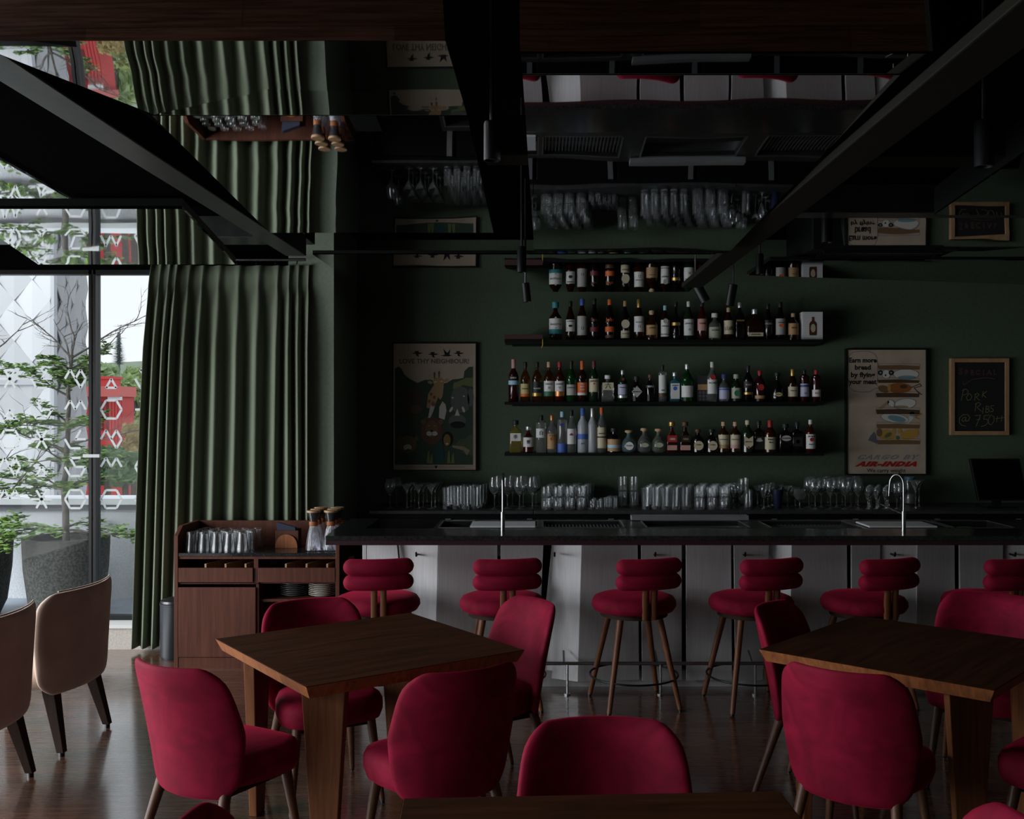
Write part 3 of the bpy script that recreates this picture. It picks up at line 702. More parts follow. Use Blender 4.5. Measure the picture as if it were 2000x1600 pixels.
MB().box(xm-.018, xm+.012, CF, CB_-.03, zc(1140), zc(1092)).build('divider', wood_cab, cb)
MB().box(xi0, xi1, CF+.02, CB_-.03, zc(1141), zc(1138)).build('shelf_board', wood_cab, cb)
MB().box(xi0, xm, CF+.0, CF+.02, zc(1141), zc(1139)-.0).build('groove_rail', wood_cab, cb)
for a, b in ((xi0+.003, xm-.021), (xm+.015, xi1-.003)):
    o = MB().box(a, b, CF-.014, CF+.006, zc(1137), zc(1109)).build('drawer', wood_cab, cb, bevel=.002)
    MB().box(a, b, CF+.006, CB_-.05, zc(1137), zc(1137)+.012).build('drawer_floor', wood_dark, o)
    for i in range(3):
        xx = a+(b-a)*(.36+.27*i)
        MB().ext([(xx-.012, CF+.01, zc(1109)-.03), (xx, CF+.01, zc(1109)-.03), (xx+.11, CB_-.06, zc(1109)-.03), (xx+.098, CB_-.06, zc(1109)-.03)], (0, 0, .055)).build('drawer_divider', wood_pale, o)
MB().box(xi0+.002, xm-.002, CF-.014, CF+.006, zc(1283), zc(1147)).build('door', wood_cab, cb, bevel=.002)
MB().box(xm-.002, xm+.016, CF+.0, CB_-.03, zc(1283), zc(1141)).build('partition', wood_cab, cb)
MB().box(xm+.016, xi1, CF+.01, CB_-.03, zc(1283), zc(1283)+.02).build('lower_shelf', wood_cab, cb)
MB().box(xm+.016, xi1, CF+.03, CB_-.03, zc(1172)-.018, zc(1172)).build('plate_shelf', wood_cab, cb)
MB().box(x0, x1, CF-.008, CF+.012, 0, zc(1284)).build('plinth', wood_cab, cb)
plate_m = mat('ivory_ceramic', (.62, .58, .50), .3); plate_d = mat('slate_ceramic', (.13, .13, .13), .35)
def plates(px, n, m, rad, label, group, z0, y):
    pr = [(.001, 0), (rad*.6, 0), (rad*.68, .006), (rad, .014), (rad, .017), (rad*.66, .009), (.001, .006)]
    p0 = MB().lathe(pr, 36, (xat(px, y), y, z0), cap0=False, cap1=False).build('plate', m, smooth=True)
    tag(p0, label, 'plate', group)
    for i in range(1, n):
        c = p0.copy(); COL.objects.link(c); c.location.z += .0125*i
plates(630, 8, plate_m, .095, 'ivory plate in the stack at the right end of the open cabinet shelf', 'stack of ivory plates', zc(1172), 7.10)
plates(575, 7, plate_d, .095, 'dark plate in the stack left of the ivory plates', 'stack of dark plates', zc(1172), 7.12)

def place_copies(proto, spots, z=None):
    for i, s in enumerate(spots):
        c = proto if i == 0 else copy_tree(proto)
        c.location = s if len(s) == 3 else (*s, z)
# inverted faceted tumblers on the cabinet
def facet_tumbler():
    root = MB()
    n = 20
    def ring(r, z, fl=0): return [((r-(fl if i % 2 else 0))*math.cos(2*math.pi*i/n), (r-(fl if i % 2 else 0))*math.sin(2*math.pi*i/n), z) for i in range(n)]
    root.rings([ring(.040, 0), ring(.041, .03), ring(.038, .05, .0025), ring(.031, .125, .003), ring(.028, .135), ring(.001, .134), ring(.001, .122), ring(.026, .122), ring(.034, .05), ring(.037, 0)], False, False)
    root.f += [(i, (i+1) % n, 9*n+(i+1) % n, 9*n+i) for i in range(n)]
    return root.build('tumbler', clear_glass, smooth=True)
tz = zc(1080)+.0005
tp = facet_tumbler(); tag(tp, 'upturned faceted glass tumbler in the block on the granite cabinet top', 'glass', 'upturned tumblers on the cabinet')
sp = []
for j in range(4):
    for i in range((5, 5, 5, 5)[j]):
        px0 = (374, 388, 392, 404)[j]+i*24.8; y = 7.0+j*.082
        sp.append((xat(px0, y), y, tz))
place_copies(tp, sp)
# napkin holder
y = 7.2
nh = thing('napkin_holder', 'wooden napkin holder with an arched front on the cabinet', 'napkin holder', (xat(560, y), y, tz))
xa, xb = xat(539, y), xat(584, y)
MB().box(xa, xb, y-.02, y-.008, tz, tz+.12).box(xa, xb, y+.06, y+.072, tz, tz+.13).box(xa, xb, y-.008, y+.06, tz, tz+.012).box(xa-.0, xa+.01, y-.008, y+.06, tz+.012, tz+.05).box(xb-.01, xb, y-.008, y+.06, tz+.012, tz+.05).build('box', wood_cab, nh, bevel=.002)
arc = [(xa+.0+(xb-xa)*(.5-.48*math.cos(R(a))), y-.035, tz+.095*math.sin(R(a))**.8) for a in range(0, 181, 12)]
MB().ext(arc, (0, .012, 0)).build('arched_front', wood_leg, nh, bevel=.001)
mb = MB()
for k in range(5): mb.ext([(xa+.01, y+.006+k*.009, tz+.02), (xb-.012, y+.006+k*.009, tz+.02), (xb-.03, y+.006+k*.009, tz+.14), (xa+.005, y+.006+k*.009, tz+.175)], (0, .003, 0))
tag(mb.build('napkins', mat('navy_napkin', (.03, .035, .06), .9)), 'dark navy folded napkins tucked in the wooden holder', 'napkins')
# carafes
def carafe():
    root = thing('carafe', 'x', 'carafe')
    n = 48
    prof = [(.052, 0), (.0555, .006), (.051, .05), (.038, .125), (.025, .17)]
    def ring(r, z, rib=.0022): return [((r+rib*(i % 2))*math.cos(2*math.pi*i/n), (r+rib*(i % 2))*math.sin(2*math.pi*i/n), z) for i in range(n)]
    rr = [ring(r, z) for r, z in prof]+[ring(r-.003, z, 0) for r, z in prof[::-1][:-1]]+[ring(.048, .006, 0)]
    MB().rings(rr).build('glass_body', ribbed_glass, root, smooth=True)
    MB().lathe([(.027, .168), (.030, .172), (.030, .196), (.027, .2)], 24).build('wooden_collar', wood_leg, root, smooth=True)
    MB().lathe([(.027, .2), (.030, .215), (.043, .262), (.0425, .262), (.028, .215), (.024, .2)], 24).build('smoked_neck', mat('smoked_glass', (.06, .06, .065), .08, trans=.5), root, smooth=True)
    MB().lathe([(.046, .262), (.047, .266), (.047, .272), (.045, .275), (.001, .276)], 24, cap1=False).build('wooden_lid', wood_pale, root, smooth=True)
    return root
ca = carafe(); ca['group'] = 'ribbed carafes on the cabinet'
spt = [(-1.542, 7.05, 'front ribbed glass carafe with wooden lid, left row'), (-1.542, 7.17, 'middle ribbed glass carafe of the left row on the cabinet'), (-1.542, 7.288, 'rear ribbed glass carafe of the left row on the cabinet'),
       (-1.425, 7.06, 'front ribbed glass carafe at the end of the bar top'), (-1.425, 7.178, 'middle ribbed glass carafe of the right row beside the bar top'), (-1.425, 7.29, 'rear ribbed glass carafe of the right row beside the bar top')]
for i, (x, y, l) in enumerate(spt):
    c = ca if i == 0 else copy_tree(ca); c.location = (x, y, tz); c['label'] = l
# bin
bn = thing('trash_bin', 'dark grey cylindrical bin half hidden between curtain and cabinet', 'bin', (-2.56, 7.24, 0))
MB().lathe([(.095, 0), (.105, .02), (.105, .37), (.108, .372), (.108, .385), (.10, .39)], 30, (-2.56, 7.24, 0)).build('body', mat('dark_grey_bin', (.022, .024, .028), .35, .3), bn, smooth=True)
MB().lathe([(.104, .39), (.10, .405), (.06, .42), (.001, .424)], 30, (-2.56, 7.24, 0), cap1=False).build('lid', dark_steel, bn, smooth=True)

# ---------------------------------------------------------------- planters
pot_m = texmat('mottled_stone_pot', (.06, .06, .052), (.12, .118, .105), (1, 1, 1), 55, 5, .85, bump=.4, bd=.004, lo=.4, hi=.62)
leaf_ms = [mat('leaf_dark', (.12, .23, .055), .5), mat('leaf_mid', (.27, .43, .10), .5)]
bark = texmat('grey_brown_bark', (.10, .085, .075), (.20, .175, .16), (1, 1, 1), 30, 4, .9)
soil = texmat('potting_soil', (.02, .015, .01), (.05, .04, .03), (1, 1, 1), 40, 4, .95, bump=.6)
def leafpair(mb, p, dirv, s):
    d = Vector(dirv).normalized(); up = Vector((rnd.uniform(-.4, .4), rnd.uniform(-.4, .4), 1)).normalized(); w_ = d.cross(up).normalized()*s*.40
    tip = p+d*s+Vector((0, 0, -.1*s)); m1 = p+d*s*.35; m2 = p+d*s*.75
    mb.add([p, m1-w_*.8, m2-w_, tip, m2+w_, m1+w_*.8, m2+up*s*.04], [(0, 1, 2, 6), (2, 3, 6), (3, 4, 6), (4, 5, 0, 6)])
def planter(px, d, r, h, seed, label, tiers, bare):
    global rnd
    rnd = random.Random(seed)
    x = xat(px, d); root = thing('potted_tree', label, 'potted plant', (x, d, 0), group='potted trees on the terrace')
    MB().lathe([(r*.70, 0), (r*.86, .12*h/.66), (r*.97, .4*h/.66), (r, h-.06), (r, h), (r*.9, h), (r*.88, h-.06), (.001, h-.065)], 40, (x, d, 0), cap1=False).build('pot', pot_m, root, smooth=True)
    MB().lathe([(r*.875, h-.075), (r*.4, h-.05), (.001, h-.045)], 30, (x, d, 0), cap1=False).build('soil', soil, root, smooth=True)
    tr = [Vector((x, d, h-.08))]
    zt = max(t[0] for t in tiers)+.05
    k = 0
    while tr[-1].z < zt: tr.append(tr[-1]+Vector((rnd.uniform(-.012, .014), rnd.uniform(-.012, .012), .1)))
    rads = [.028*(1-.7*i/len(tr))+.003 for i in range(len(tr))]
    mb = MB().tube(tr, rads, 10)
    leaves = [MB(), MB()]
    def limb(p, dirv, L, r0, n, lf, droop=.0, lev=0):
        pts = [p]; dv = Vector(dirv).normalized()
        for i in range(n):
            dv = (dv+Vector((rnd.gauss(0, .16), rnd.gauss(0, .16), rnd.gauss(0, .10)-droop))).normalized(); pts.append(pts[-1]+dv*L/n)
        mb.tube(pts, [r0*(1-.8*i/n) for i in range(n+1)], 5)
        if lev < 2:
            for i in range(2, n+1):
                if rnd.random() < .75:
                    sd = Vector((-dv.y, dv.x, rnd.uniform(-.1, .35)))*rnd.choice((-1, 1)); limb(pts[i], dv*.7+sd*.8, L*rnd.uniform(.3, .5), r0*.45, max(3, n-2), lf, droop, lev+1)
        if lf:
            for i in range(1, n+1):
                for q in range(int(lf*(1 if lev == 0 else 2.3))+(rnd.random() < .5)):
                    a = rnd.uniform(0, 6.28); leafpair(leaves[rnd.random() < .55], pts[i]+Vector((rnd.gauss(0, .012), rnd.gauss(0, .012), rnd.uniform(0, .02))), (math.cos(a), math.sin(a), rnd.uniform(-.1, .4)), rnd.uniform(.035, .068))
    def on_trunk(z):
        for a, b in zip(tr, tr[1:]):
            if b.z >= z: return a.lerp(b, (z-a.z)/(b.z-a.z))
        return tr[-1]
    for z, nb, L, lf, up in tiers:
        a0 = rnd.uniform(0, 6.28)
        for i in range(nb):
            a = a0+6.28*i/nb+rnd.uniform(-.3, .3); limb(on_trunk(z+rnd.uniform(-.04, .04)), (math.cos(a), math.sin(a)*.7, up), L*rnd.uniform(.75, 1.15), .011, 6, lf, .02)
    for z, a, L, up in bare:
        limb(on_trunk(z), (math.cos(R(a)), math.sin(R(a))*.4, up), L, .010, 8, 0, -.02)
    mb.build('trunk', bark, root, smooth=True, flip=False)
    for k in (0, 1): leaves[k].build('foliage', leaf_ms[k], root, flip=False)
planter(130, 8.7, .345, .67, 3, 'tree in a round stone pot just left of the window mullion', [(.72, 6, .55, 1.2, .12), (1.10, 5, .34, 1.1, .15), (1.30, 6, .40, 1.2, .2), (1.62, 6, .36, 1.3, .25), (1.9, 5, .30, 1.3, .4), (2.05, 4, .25, 1.1, .6)],
        [(2.1, 110, .55, 1.5), (2.2, 60, .5, 1.8), (2.2, 15, .8, .7), (2.25, 170, .5, .9), (1.4, 175, .75, .35), (1.45, 10, .8, .3), (2.15, 30, .5, .4)])
planter(-62, 8.7, .345, .67, 11, 'tree in a stone pot cut by the left picture edge', [(.74, 5, .45, 1.0, .12), (1.12, 5, .62, 1.2, .15), (1.55, 6, .50, 1.2, .2), (2.05, 5, .45, 1.0, .3)],
        [(1.2, 0, .8, .25), (2.1, 10, .75, .5), (2.1, 60, .5, 1.0), (.9, 0, .9, .35)])

# ================================================================ BOTTLES
rnd = random.Random(21)
S = .0041                     # metres per picture pixel at the shelf
YB = 8.20
def shelf(label, py, z):
    root = thing('wall_shelf', label, 'shelf', ((xat(985, 8.1)+xat(1610, 8.1))/2, 8.25, z-.03), group='black wall shelves')
    MB().box(xat(985, 8.09), xat(1610, 8.09), 8.09, BD-.001, z-.022, z).build('board', black_metal, root, bevel=.002)
    MB().box(xat(1000, 8.3), xat(1600, 8.3), 8.36, BD-.001, z-.034, z-.0225).build('bracket_rail', black_metal, root)
ZR = [zat(665, YB), zat(785, YB), zat(884, YB)]
for l, z in zip(('top black wall shelf holding the whisky bottles and white box', 'middle black wall shelf of bottles', 'bottom black wall shelf of bottles'), ZR): shelf(l, 0, z)

def tint(name, c, rough=.06, trans=.0):
    return mat(name, c, rough, trans=trans, spec=.6, ior=1.45)
GL = {'dark': tint('near_black_glass', (.006, .004, .004)), 'amber': tint('amber_whisky_glass', (.30, .10, .02), .04, .93), 'brown': tint('dark_amber_glass', (.05, .015, .006), .05, .7),
      'wine': tint('wine_dark_glass', (.03, .004, .006), .05, .2), 'green': tint('green_glass', (.03, .26, .06), .04, .9), 'dkgreen': tint('dark_green_glass', (.008, .02, .009), .06),
      'clear': tint('clear_bottle_glass', (.88, .9, .9), .03, .93), 'frost': tint('frosted_bottle_glass', (.50, .53, .57), .35, .35), 'blue': tint('sapphire_glass', (.12, .5, .62), .05, .8),
      'cyan': tint('pale_blue_glass', (.5, .72, .78), .04, .88), 'yellow': tint('yellow_spirit_glass', (.55, .45, .12), .05, .88), 'red': tint('red_amber_glass', (.20, .035, .012), .05, .85), 'pale': tint('pale_green_glass', (.55, .62, .5), .04, .88)}
CC = {'black': (.012, .012, .013), 'white': (.62, .62, .60), 'cream': (.52, .46, .32), 'teal': (.03, .24, .27), 'orange': (.62, .12, .02), 'red': (.35, .02, .02), 'gold': (.48, .31, .10), 'silver': (.55, .55, .56),
      'blue': (.05, .12, .42), 'cork': (.50, .34, .20), 'tan': (.40, .24, .11), 'copper': (.62, .25, .10), 'grey': (.36, .36, .34), 'maroon': (.14, .02, .03), 'green': (.03, .15, .09), 'brown': (.10, .045, .02),
      'lilac': (.42, .42, .56), 'sage': (.33, .35, .26), 'ltblue': (.32, .55, .66), 'pink': (.50, .28, .24), 'yellow': (.5, .42, .18), 'deepblue': (.03, .05, .18)}
def cm(c): return mat('paper_'+c if c not in ('gold', 'silver', 'copper') else 'foil_'+c, CC[c], .35 if c in ('gold', 'silver', 'copper') else .55, .7 if c in ('gold', 'silver', 'copper') else 0)

PROF = {  # (radius factor, height factor)
 'std': [(.9, 0), (1, .02), (1, .56), (.93, .63), (.62, .72), (.36, .79), (.33, .86), (.33, .93)],
 'slim': [(.9, 0), (1, .02), (1, .50), (.95, .58), (.66, .69), (.42, .80), (.38, .86), (.38, .93)],
 'tall': [(.9, 0), (1, .02), (1, .60), (.80, .68), (.45, .76), (.36, .84), (.36, .93)],
 'squat': [(.85, 0), (1, .03), (1, .50), (.92, .60), (.50, .70), (.32, .76), (.32, .86)],
 'square': [(.93, 0), (1, .02), (1, .62), (.92, .68), (.40, .74), (.30, .78), (.30, .88)],
 'round': [(.55, 0), (.85, .06), (1, .24), (.95, .42), (.70, .58), (.36, .68), (.28, .74), (.28, .88)],
 'pear': [(.85, 0), (1, .06), (.98, .22), (.80, .45), (.50, .62), (.30, .72), (.26, .80), (.26, .9)],
 'cyl': [(.93, 0), (1, .02), (1, .76), (.97, .80), (.50, .85), (.34, .87), (.34, .93)],
 'bell': [(.92, 0), (1, .04), (.98, .2), (.86, .45), (.66, .60), (.44, .66), (.36, .70), (.34, .82)],
 'wide': [(.93, 0), (1, .03), (1, .52), (.90, .62), (.50, .68), (.24, .72), (.22, .86)]}
FLAT = ('square', 'bell', 'wide')
def text_geo(txt, size, bold=0, shear=0, ax='CENTER', spacing=1.0):
    cu = bpy.data.curves.new('t', 'FONT'); cu.body = txt; cu.size = size; cu.align_x = ax; cu.align_y = 'CENTER'; cu.offset = bold; cu.shear = shear; cu.resolution_u = 2; cu.space_character = spacing
    o = bpy.data.objects.new('t', cu); me = bpy.data.meshes.new_from_object(o)
    vs = [v.co.copy() for v in me.vertices]; fs = [tuple(p.vertices) for p in me.polygons]
    bpy.data.objects.remove(o); bpy.data.curves.remove(cu); bpy.data.meshes.remove(me); return vs, fs
def flat_text(name, txt, x, y, z, size, m, parent, bold=0, shear=0, maxw=None, spacing=1.0, rot=0, cyl=None, stretch=False):
    vs, fs = text_geo(txt, size, bold, shear, spacing=spacing)
    if not vs: return
    w_ = max(v.x for v in vs)-min(v.x for v in vs); k = (maxw/w_ if stretch else min(1, maxw/w_)) if maxw else 1
    out = []
    for v in vs:
        u, t = v.x*k, v.y
        u, t = u*math.cos(rot)-t*math.sin(rot), u*math.sin(rot)+t*math.cos(rot)
        if cyl: out.append((x+cyl*math.sin(u/cyl), y-cyl*math.cos(u/cyl), z+t))
        else: out.append((x+u, y, z+t))
    return MB().add(out, fs).build(name, m, parent, flip=False)

def bottle(row, px, ytop, wpx, kind, glass, cap, labels, label, text=None, tcol='black', capf=None):
    z0 = ZR[row]; hgt = ((665, 785, 884)[row]-ytop)*S; r = wpx*S/2; x = xat(px, YB)
    root = thing('bottle', label, 'bottle', (x, YB, z0), group='bottles on the %s shelf' % ('top', 'middle', 'bottom')[row])
    n = 24; pr = PROF[kind]; flat = kind in FLAT; ry = r*.62 if flat else r
    def ringf(rf, hf):
        if flat:
            e = 5-3*max(0, min(1, (hf-.6)/.12)); rx_, ry_ = r*rf, (ry*rf if rf > .5 else r*rf); rr = []
            for i in range(n):
                t = 2*math.pi*i/n; c, s = math.cos(t), math.sin(t)
                rr.append((x+rx_*math.copysign(abs(c)**(2/e), c), YB+ry_*math.copysign(abs(s)**(2/e), s), z0+hf*hgt))
            return rr
        return [(x+r*rf*math.cos(2*math.pi*i/n), YB+r*rf*math.sin(2*math.pi*i/n), z0+hf*hgt) for i in range(n)]
    MB().rings([ringf(a, b) for a, b in pr]).build('glass_body', GL[glass], root, smooth=True)
    nr = r*pr[-1][0]; ht = pr[-1][1]; c0 = capf or (ht-.07 if ht > .9 else ht-.02); cr_ = nr*(1.12 if ht > .9 else 1.55)
    if kind in ('round',): cr_ = nr*1.9
    if ht < .9 and kind in ('round', 'squat') and cap in ('cork', 'brown', 'tan'):
        pf = [(nr*1.05, ht-.02), (nr*1.1, ht), (cr_*.9, ht+.015), (cr_, ht+.05), (cr_*.85, .985), (.0005, 1.0)]
    else: pf = [(cr_*1.0, c0), (cr_*1.04, c0+.01), (cr_*1.04, .985), (cr_*.9, 1.0), (.0005, 1.0)]
    MB().lathe([(a, b*hgt) for a, b in pf], 20, (x, YB, z0), cap1=False).build('cap', cm(cap), root, smooth=True)
    for k, (a, b, col, *sh) in enumerate(labels):
        sh = sh[0] if sh else 'rect'; za, zb = z0+a*hgt, z0+b*hgt; e = .0006+.0004*k; mb = MB()
        if sh == 'rect':
            if flat:
                yy = YB-ry-e; hw = r*.86; q = [(x-hw, yy, za), (x+hw, yy, za), (x+hw, yy, zb), (x-hw, yy, zb)]; mb.ext(q, (0, .0005, 0))
            else:
                m_ = 14; vs = []
                for i in range(m_+1):
                    t = R(-72+144*i/m_); vs += [(x+(r+e)*math.sin(t), YB-(r+e)*math.cos(t), za), (x+(r+e)*math.sin(t), YB-(r+e)*math.cos(t), zb)]
                mb.add(vs, [(2*i, 2*i+2, 2*i+3, 2*i+1) for i in range(m_)])
        else:
            yy = YB-(ry if flat else r)-e-.0004; hw = (zb-za)/2*{'oval': 1.0, 'wideoval': 1.7, 'circle': 1, 'diamond': 1.0, 'shield': .75}[sh]; zm = (za+zb)/2; hh = (zb-za)/2; hw = min(hw, r*.9)
            if sh == 'diamond': q = [(x-hw, yy, zm), (x, yy, za), (x+hw, yy, zm), (x, yy, zb)]
            elif sh == 'shield': q = [(x-hw, yy, zb), (x-hw, yy, za+.4*hh), (x, yy, za-.2*hh), (x+hw, yy, za+.4*hh), (x+hw, yy, zb), (x, yy, zb-.5*hh)]
            else: q = [(x+hw*math.cos(R(t)), yy, zm+hh*math.sin(R(t))) for t in range(0, 360, 20)]
            mb.ext(q, (0, .0004, 0))
        o = mb.build('label', cm(col), root, flip=(sh != 'rect' or flat), smooth=False)
        if text and k == 0:
            for i, (tt, tz, ts) in enumerate(text):
                tm = mat('ink_'+tcol, CC[tcol], .6); zz = za+(zb-za)*tz
                if flat or sh != 'rect': flat_text('lettering', tt, x, YB-(ry if flat else r)-e-.0022, zz, ts, tm, o, bold=.0004, maxw=r*1.55)
                else: flat_text('lettering', tt, x, YB, zz, ts, tm, o, bold=.0004, maxw=r*1.9, cyl=r+.0022)
    return root
T = lambda s, z=.5, h=.022: [(s, z, h)]
B = bottle
# top shelf
B(0,1085,590,26,'squat','brown','teal',[(.28,.56,'white'),(.16,.28,'teal'),(.54,.60,'grey','circle')],'whisky bottle with teal cap and white and teal label, leftmost on the top shelf',T('SINGLETON',.45,.02)+[('12',.1,.014)])
B(0,1114,588,18,'slim','brown','black',[(.22,.52,'white'),(.33,.39,'black','wideoval')],'slim dark bottle with white label and small black plaque on the top shelf',T('BOWMORE',.85,.012))
B(0,1137,584,20,'slim','brown','blue',[(.12,.58,'grey')],'dark bottle with blue-topped cap and tall grey label numbered 12',T('12',.35,.03),capf=.84)
B(0,1161,583,18,'slim','dark','black',[(.2,.31,'maroon')],'black bottle with maroon band and thin red script on the top shelf',T('Paul',2.6,.04),'maroon')
B(0,1191,585,19,'slim','dark','orange',[(.2,.33,'orange'),(.05,.12,'brown')],'black bottle with orange cap and orange label band',T('John',2.3,.04),'orange')
B(0,1221,588,18,'tall','dark','tan',[(.05,.24,'cream'),(.30,.52,'cream','oval')],'dark bottle with cream base label and small cream oval above it',T('LAGAVULIN',.6,.012))
B(0,1248,585,20,'slim','brown','gold',[(.2,.58,'white')],'dark bottle with tall gold cap and long white label numbered 12',T('MACALLAN',.62,.012)+[('12',.35,.026)],capf=.8)
B(0,1273,606,23,'squat','amber','cork',[(.17,.50,'tan')],'short amber bottle with round cork and tan label',T('ARDMORE',.7,.012))
B(0,1299,597,18,'std','brown','ltblue',[(.18,.58,'white'),(.10,.16,'white'),(.48,.62,'grey','oval')],'dark bottle with pale blue cap and tall white label with black band',T('BUSHMILLS',.55,.012))
B(0,1320,590,18,'pear','dark','black',[(.38,.46,'gold')],'black tapering bottle with a slim gold band on the top shelf')
B(0,1345,589,20,'std','dkgreen','white',[(.12,.54,'white')],'green bottle with white cap and broad white label reading LAPHROAIG',T('LAPHROAIG',.72,.016)+[('10',.35,.02)])
B(0,1371,588,19,'slim','red','black',[(.24,.54,'pink')],'amber bottle with pale pinkish label under the second tilted spotlight',T('TALISKER',.6,.014))
B(0,1396,612,25,'squat','pale','white',[(.08,.48,'sage')],'squat pale green bottle with white stopper on the top shelf',T('HAYMAN',.7,.016))
B(0,1423,601,20,'std','brown','cork',[(.18,.60,'cream')],'dark bottle with cream label and black brush characters',T('山崎',.4,.04))
B(0,1445,591,18,'square','dark','silver',[(.5,.54,'gold')],'black square-shouldered bottle with thin slanted gold line')
B(0,1474,604,34,'wide','brown','silver',[(.12,.24,'cream')],'broad squat dark bottle with small low cream label',T('WOODFORD',.5,.012))
B(0,1500,594,18,'slim','dark','black',[(.35,.55,'black')],'black bottle with pale lettering beside the broad squat bottle',T('ARDBEG',.5,.018),'grey')
B(0,1524,590,20,'slim','dark','black',[(.14,.56,'grey'),(.34,.42,'orange','wideoval')],'dark bottle with tall pale grey label and small orange mark',T('ARDMORE',.75,.012))
B(0,1549,612,21,'std','brown','cork',[(.2,.62,'tan')],'short dark bottle with brown label next to the white bottle box',T('NIKKA',.6,.016))
# middle shelf
B(1,1003,702,20,'tall','wine','pink',[(.52,.60,'black'),(.40,.50,'ltblue')],'tall dark wine-red bottle with blue label band, leftmost on the middle shelf',T('CAMPARI',.5,.013),'white',capf=.76)
B(1,1026,707,19,'std','amber','black',[(.2,.45,'yellow'),(.13,.2,'orange')],'amber bottle with black cap and yellow-beige label',T('DEWARS',.5,.014))
B(1,1049,707,20,'std','amber','black',[(.22,.5,'black'),(.14,.22,'gold')],'amber bottle with black label and gold stripe',T('TEACHERS',.4,.013),'white')
B(1,1072,707,20,'std','amber','cork',[(.26,.52,'white'),(.14,.26,'green')],'amber bottle with green neck, white label and green lower band',T('GLENLIVET',.7,.013)+[('12',.35,.02)])
B(1,1093,707,20,'std','red','red',[(.26,.52,'white'),(.14,.26,'copper')],'amber bottle with red cap and white label above a copper band',T('GLENLIVET',.7,.013)+[('15',.35,.02)])
B(1,1116,705,20,'std','green','black',[(.16,.42,'grey')],'bright green bottle with grey label on the middle shelf',T('GLENFIDDICH',.7,.012))
B(1,1137,705,20,'std','brown','orange',[(.22,.47,'orange'),(.16,.22,'white')],'dark bottle with orange cap and orange label',[('TIN',.85,.016),('MAN',.6,.016),('RUM',.3,.016)],'white',capf=.78)
B(1,1160,705,20,'std','dkgreen','maroon',[(.24,.56,'cream'),(.42,.46,'red','circle')],'dark green bottle with dark red cap and cream label reading JAMESON',T('JAMESON',.82,.016),capf=.84)
B(1,1187,733,25,'square','clear','white',[(.44,.72,'cream')],'square clear bottle with cream label and a black brush character',T('六',.5,.05))
B(1,1216,723,19,'std','dkgreen','silver',[(.22,.55,'lilac'),(.12,.2,'silver'),(.66,.76,'maroon','circle')],'dark green bottle with silver cap and pale lilac label',T('Tanqueray',.7,.014))
B(1,1243,735,23,'squat','dark','black',[(.16,.62,'grey','diamond')],'stubby black bottle with grey diamond label',T("HENDRICK'S",.5,.012))
B(1,1270,731,20,'squat','dark','brown',[(.5,.6,'black')],'stubby black bottle with white lettering beside the diamond-label bottle',T('NAPUE',.5,.017),'white')
B(1,1294,713,16,'cyl','clear','black',[(.24,.72,'white'),(.14,.22,'brown')],'slim clear gin bottle with tall white label and black cap',T('GIN',.15,.016))
B(1,1318,727,20,'square','blue','silver',[(.1,.62,'white'),(.38,.52,'blue','circle')],'light blue square bottle with white arched label',T('BOMBAY',.86,.012))
B(1,1342,711,24,'std','green','silver',[(.12,.42,'white')],'large green fluted bottle with silver collar and slim white tag')
B(1,1391,707,20,'std','clear','white',[(.2,.56,'white'),(.55,.68,'red','circle')],'clear bottle with white cap, white label and red roundel',T('BACARDI',.75,.017))
B(1,1414,731,21,'squat','clear','deepblue',[(.1,.5,'lilac'),(.42,.48,'blue')],'clear squat bottle with blue cap and lilac label')
B(1,1438,731,21,'squat','dkgreen','sage',[(.12,.5,'sage'),(.2,.42,'green','circle')],'dark green squat bottle with sage square label')
B(1,1461,714,20,'std','dark','black',[(.38,.56,'black'),(.2,.26,'gold')],'tall black bottle with pale lettering and gold line on the middle shelf',T('BLACK',.5,.017),'pink')
B(1,1484,724,22,'std','wine','red',[(.10,.2,'tan'),(.36,.56,'red','circle')],'dark bottle with red disc emblem over a tan strip')
B(1,1518,728,27,'pear','dark','black',[(.18,.32,'yellow','wideoval')],'black pear-shaped bottle with small gold oval label',T('HENNESSY',.5,.010))
B(1,1548,721,20,'slim','brown','gold',[(.16,.46,'cream')],'slim brown bottle with gold neck and cream label',T('Hennessy',.6,.014),capf=.74)
B(1,1571,722,18,'cyl','wine','black',[(.16,.56,'lilac'),(.46,.52,'deepblue')],'dark cylindrical bottle with pale label marked VS',T('VS',.25,.02))
B(1,1594,723,18,'cyl','wine','red',[(.16,.38,'white')],'dark cylindrical bottle with red cap and white label, last on the middle shelf',T('RSCV',.5,.017),'red')
# bottom shelf
B(2,1007,821,24,'square','yellow','black',[(.36,.60,'white')],'square bottle of yellow spirit with white label, leftmost on the bottom shelf',T('季',.5,.036))
B(2,1032,833,21,'squat','red','silver',[(.22,.58,'white')],'small faceted bottle with glass stopper and white label',T('響',.5,.032),capf=.86)
B(2,1057,811,21,'cyl','clear','black',[(.40,.64,'white')],'clear ribbed bottle with black cap and white label bearing one character',T('白',.5,.036))
B(2,1078,811,20,'std','clear','copper',[(.10,.50,'tan'),(.32,.42,'copper','circle')],'clear bottle with shiny copper cap and tan label',T("TITO'S",.88,.018))
B(2,1098,804,20,'cyl','clear','ltblue',[(.0,.22,'blue'),(.62,.72,'deepblue','circle')],'tall clear cylindrical bottle with blue medallion and blue base')
B(2,1116,801,19,'tall','clear','black',[(.2,.56,'white'),(.4,.46,'red','circle')],'tall clear bottle with black cap and white label with red mark',T('Ketel',.6,.016),'deepblue')
B(2,1138,797,21,'tall','frost','blue',[(.30,.42,'blue')],'tall frosted bottle with blue cap and blue landscape band',T('GREY',-.8,.014),'deepblue',capf=.82)
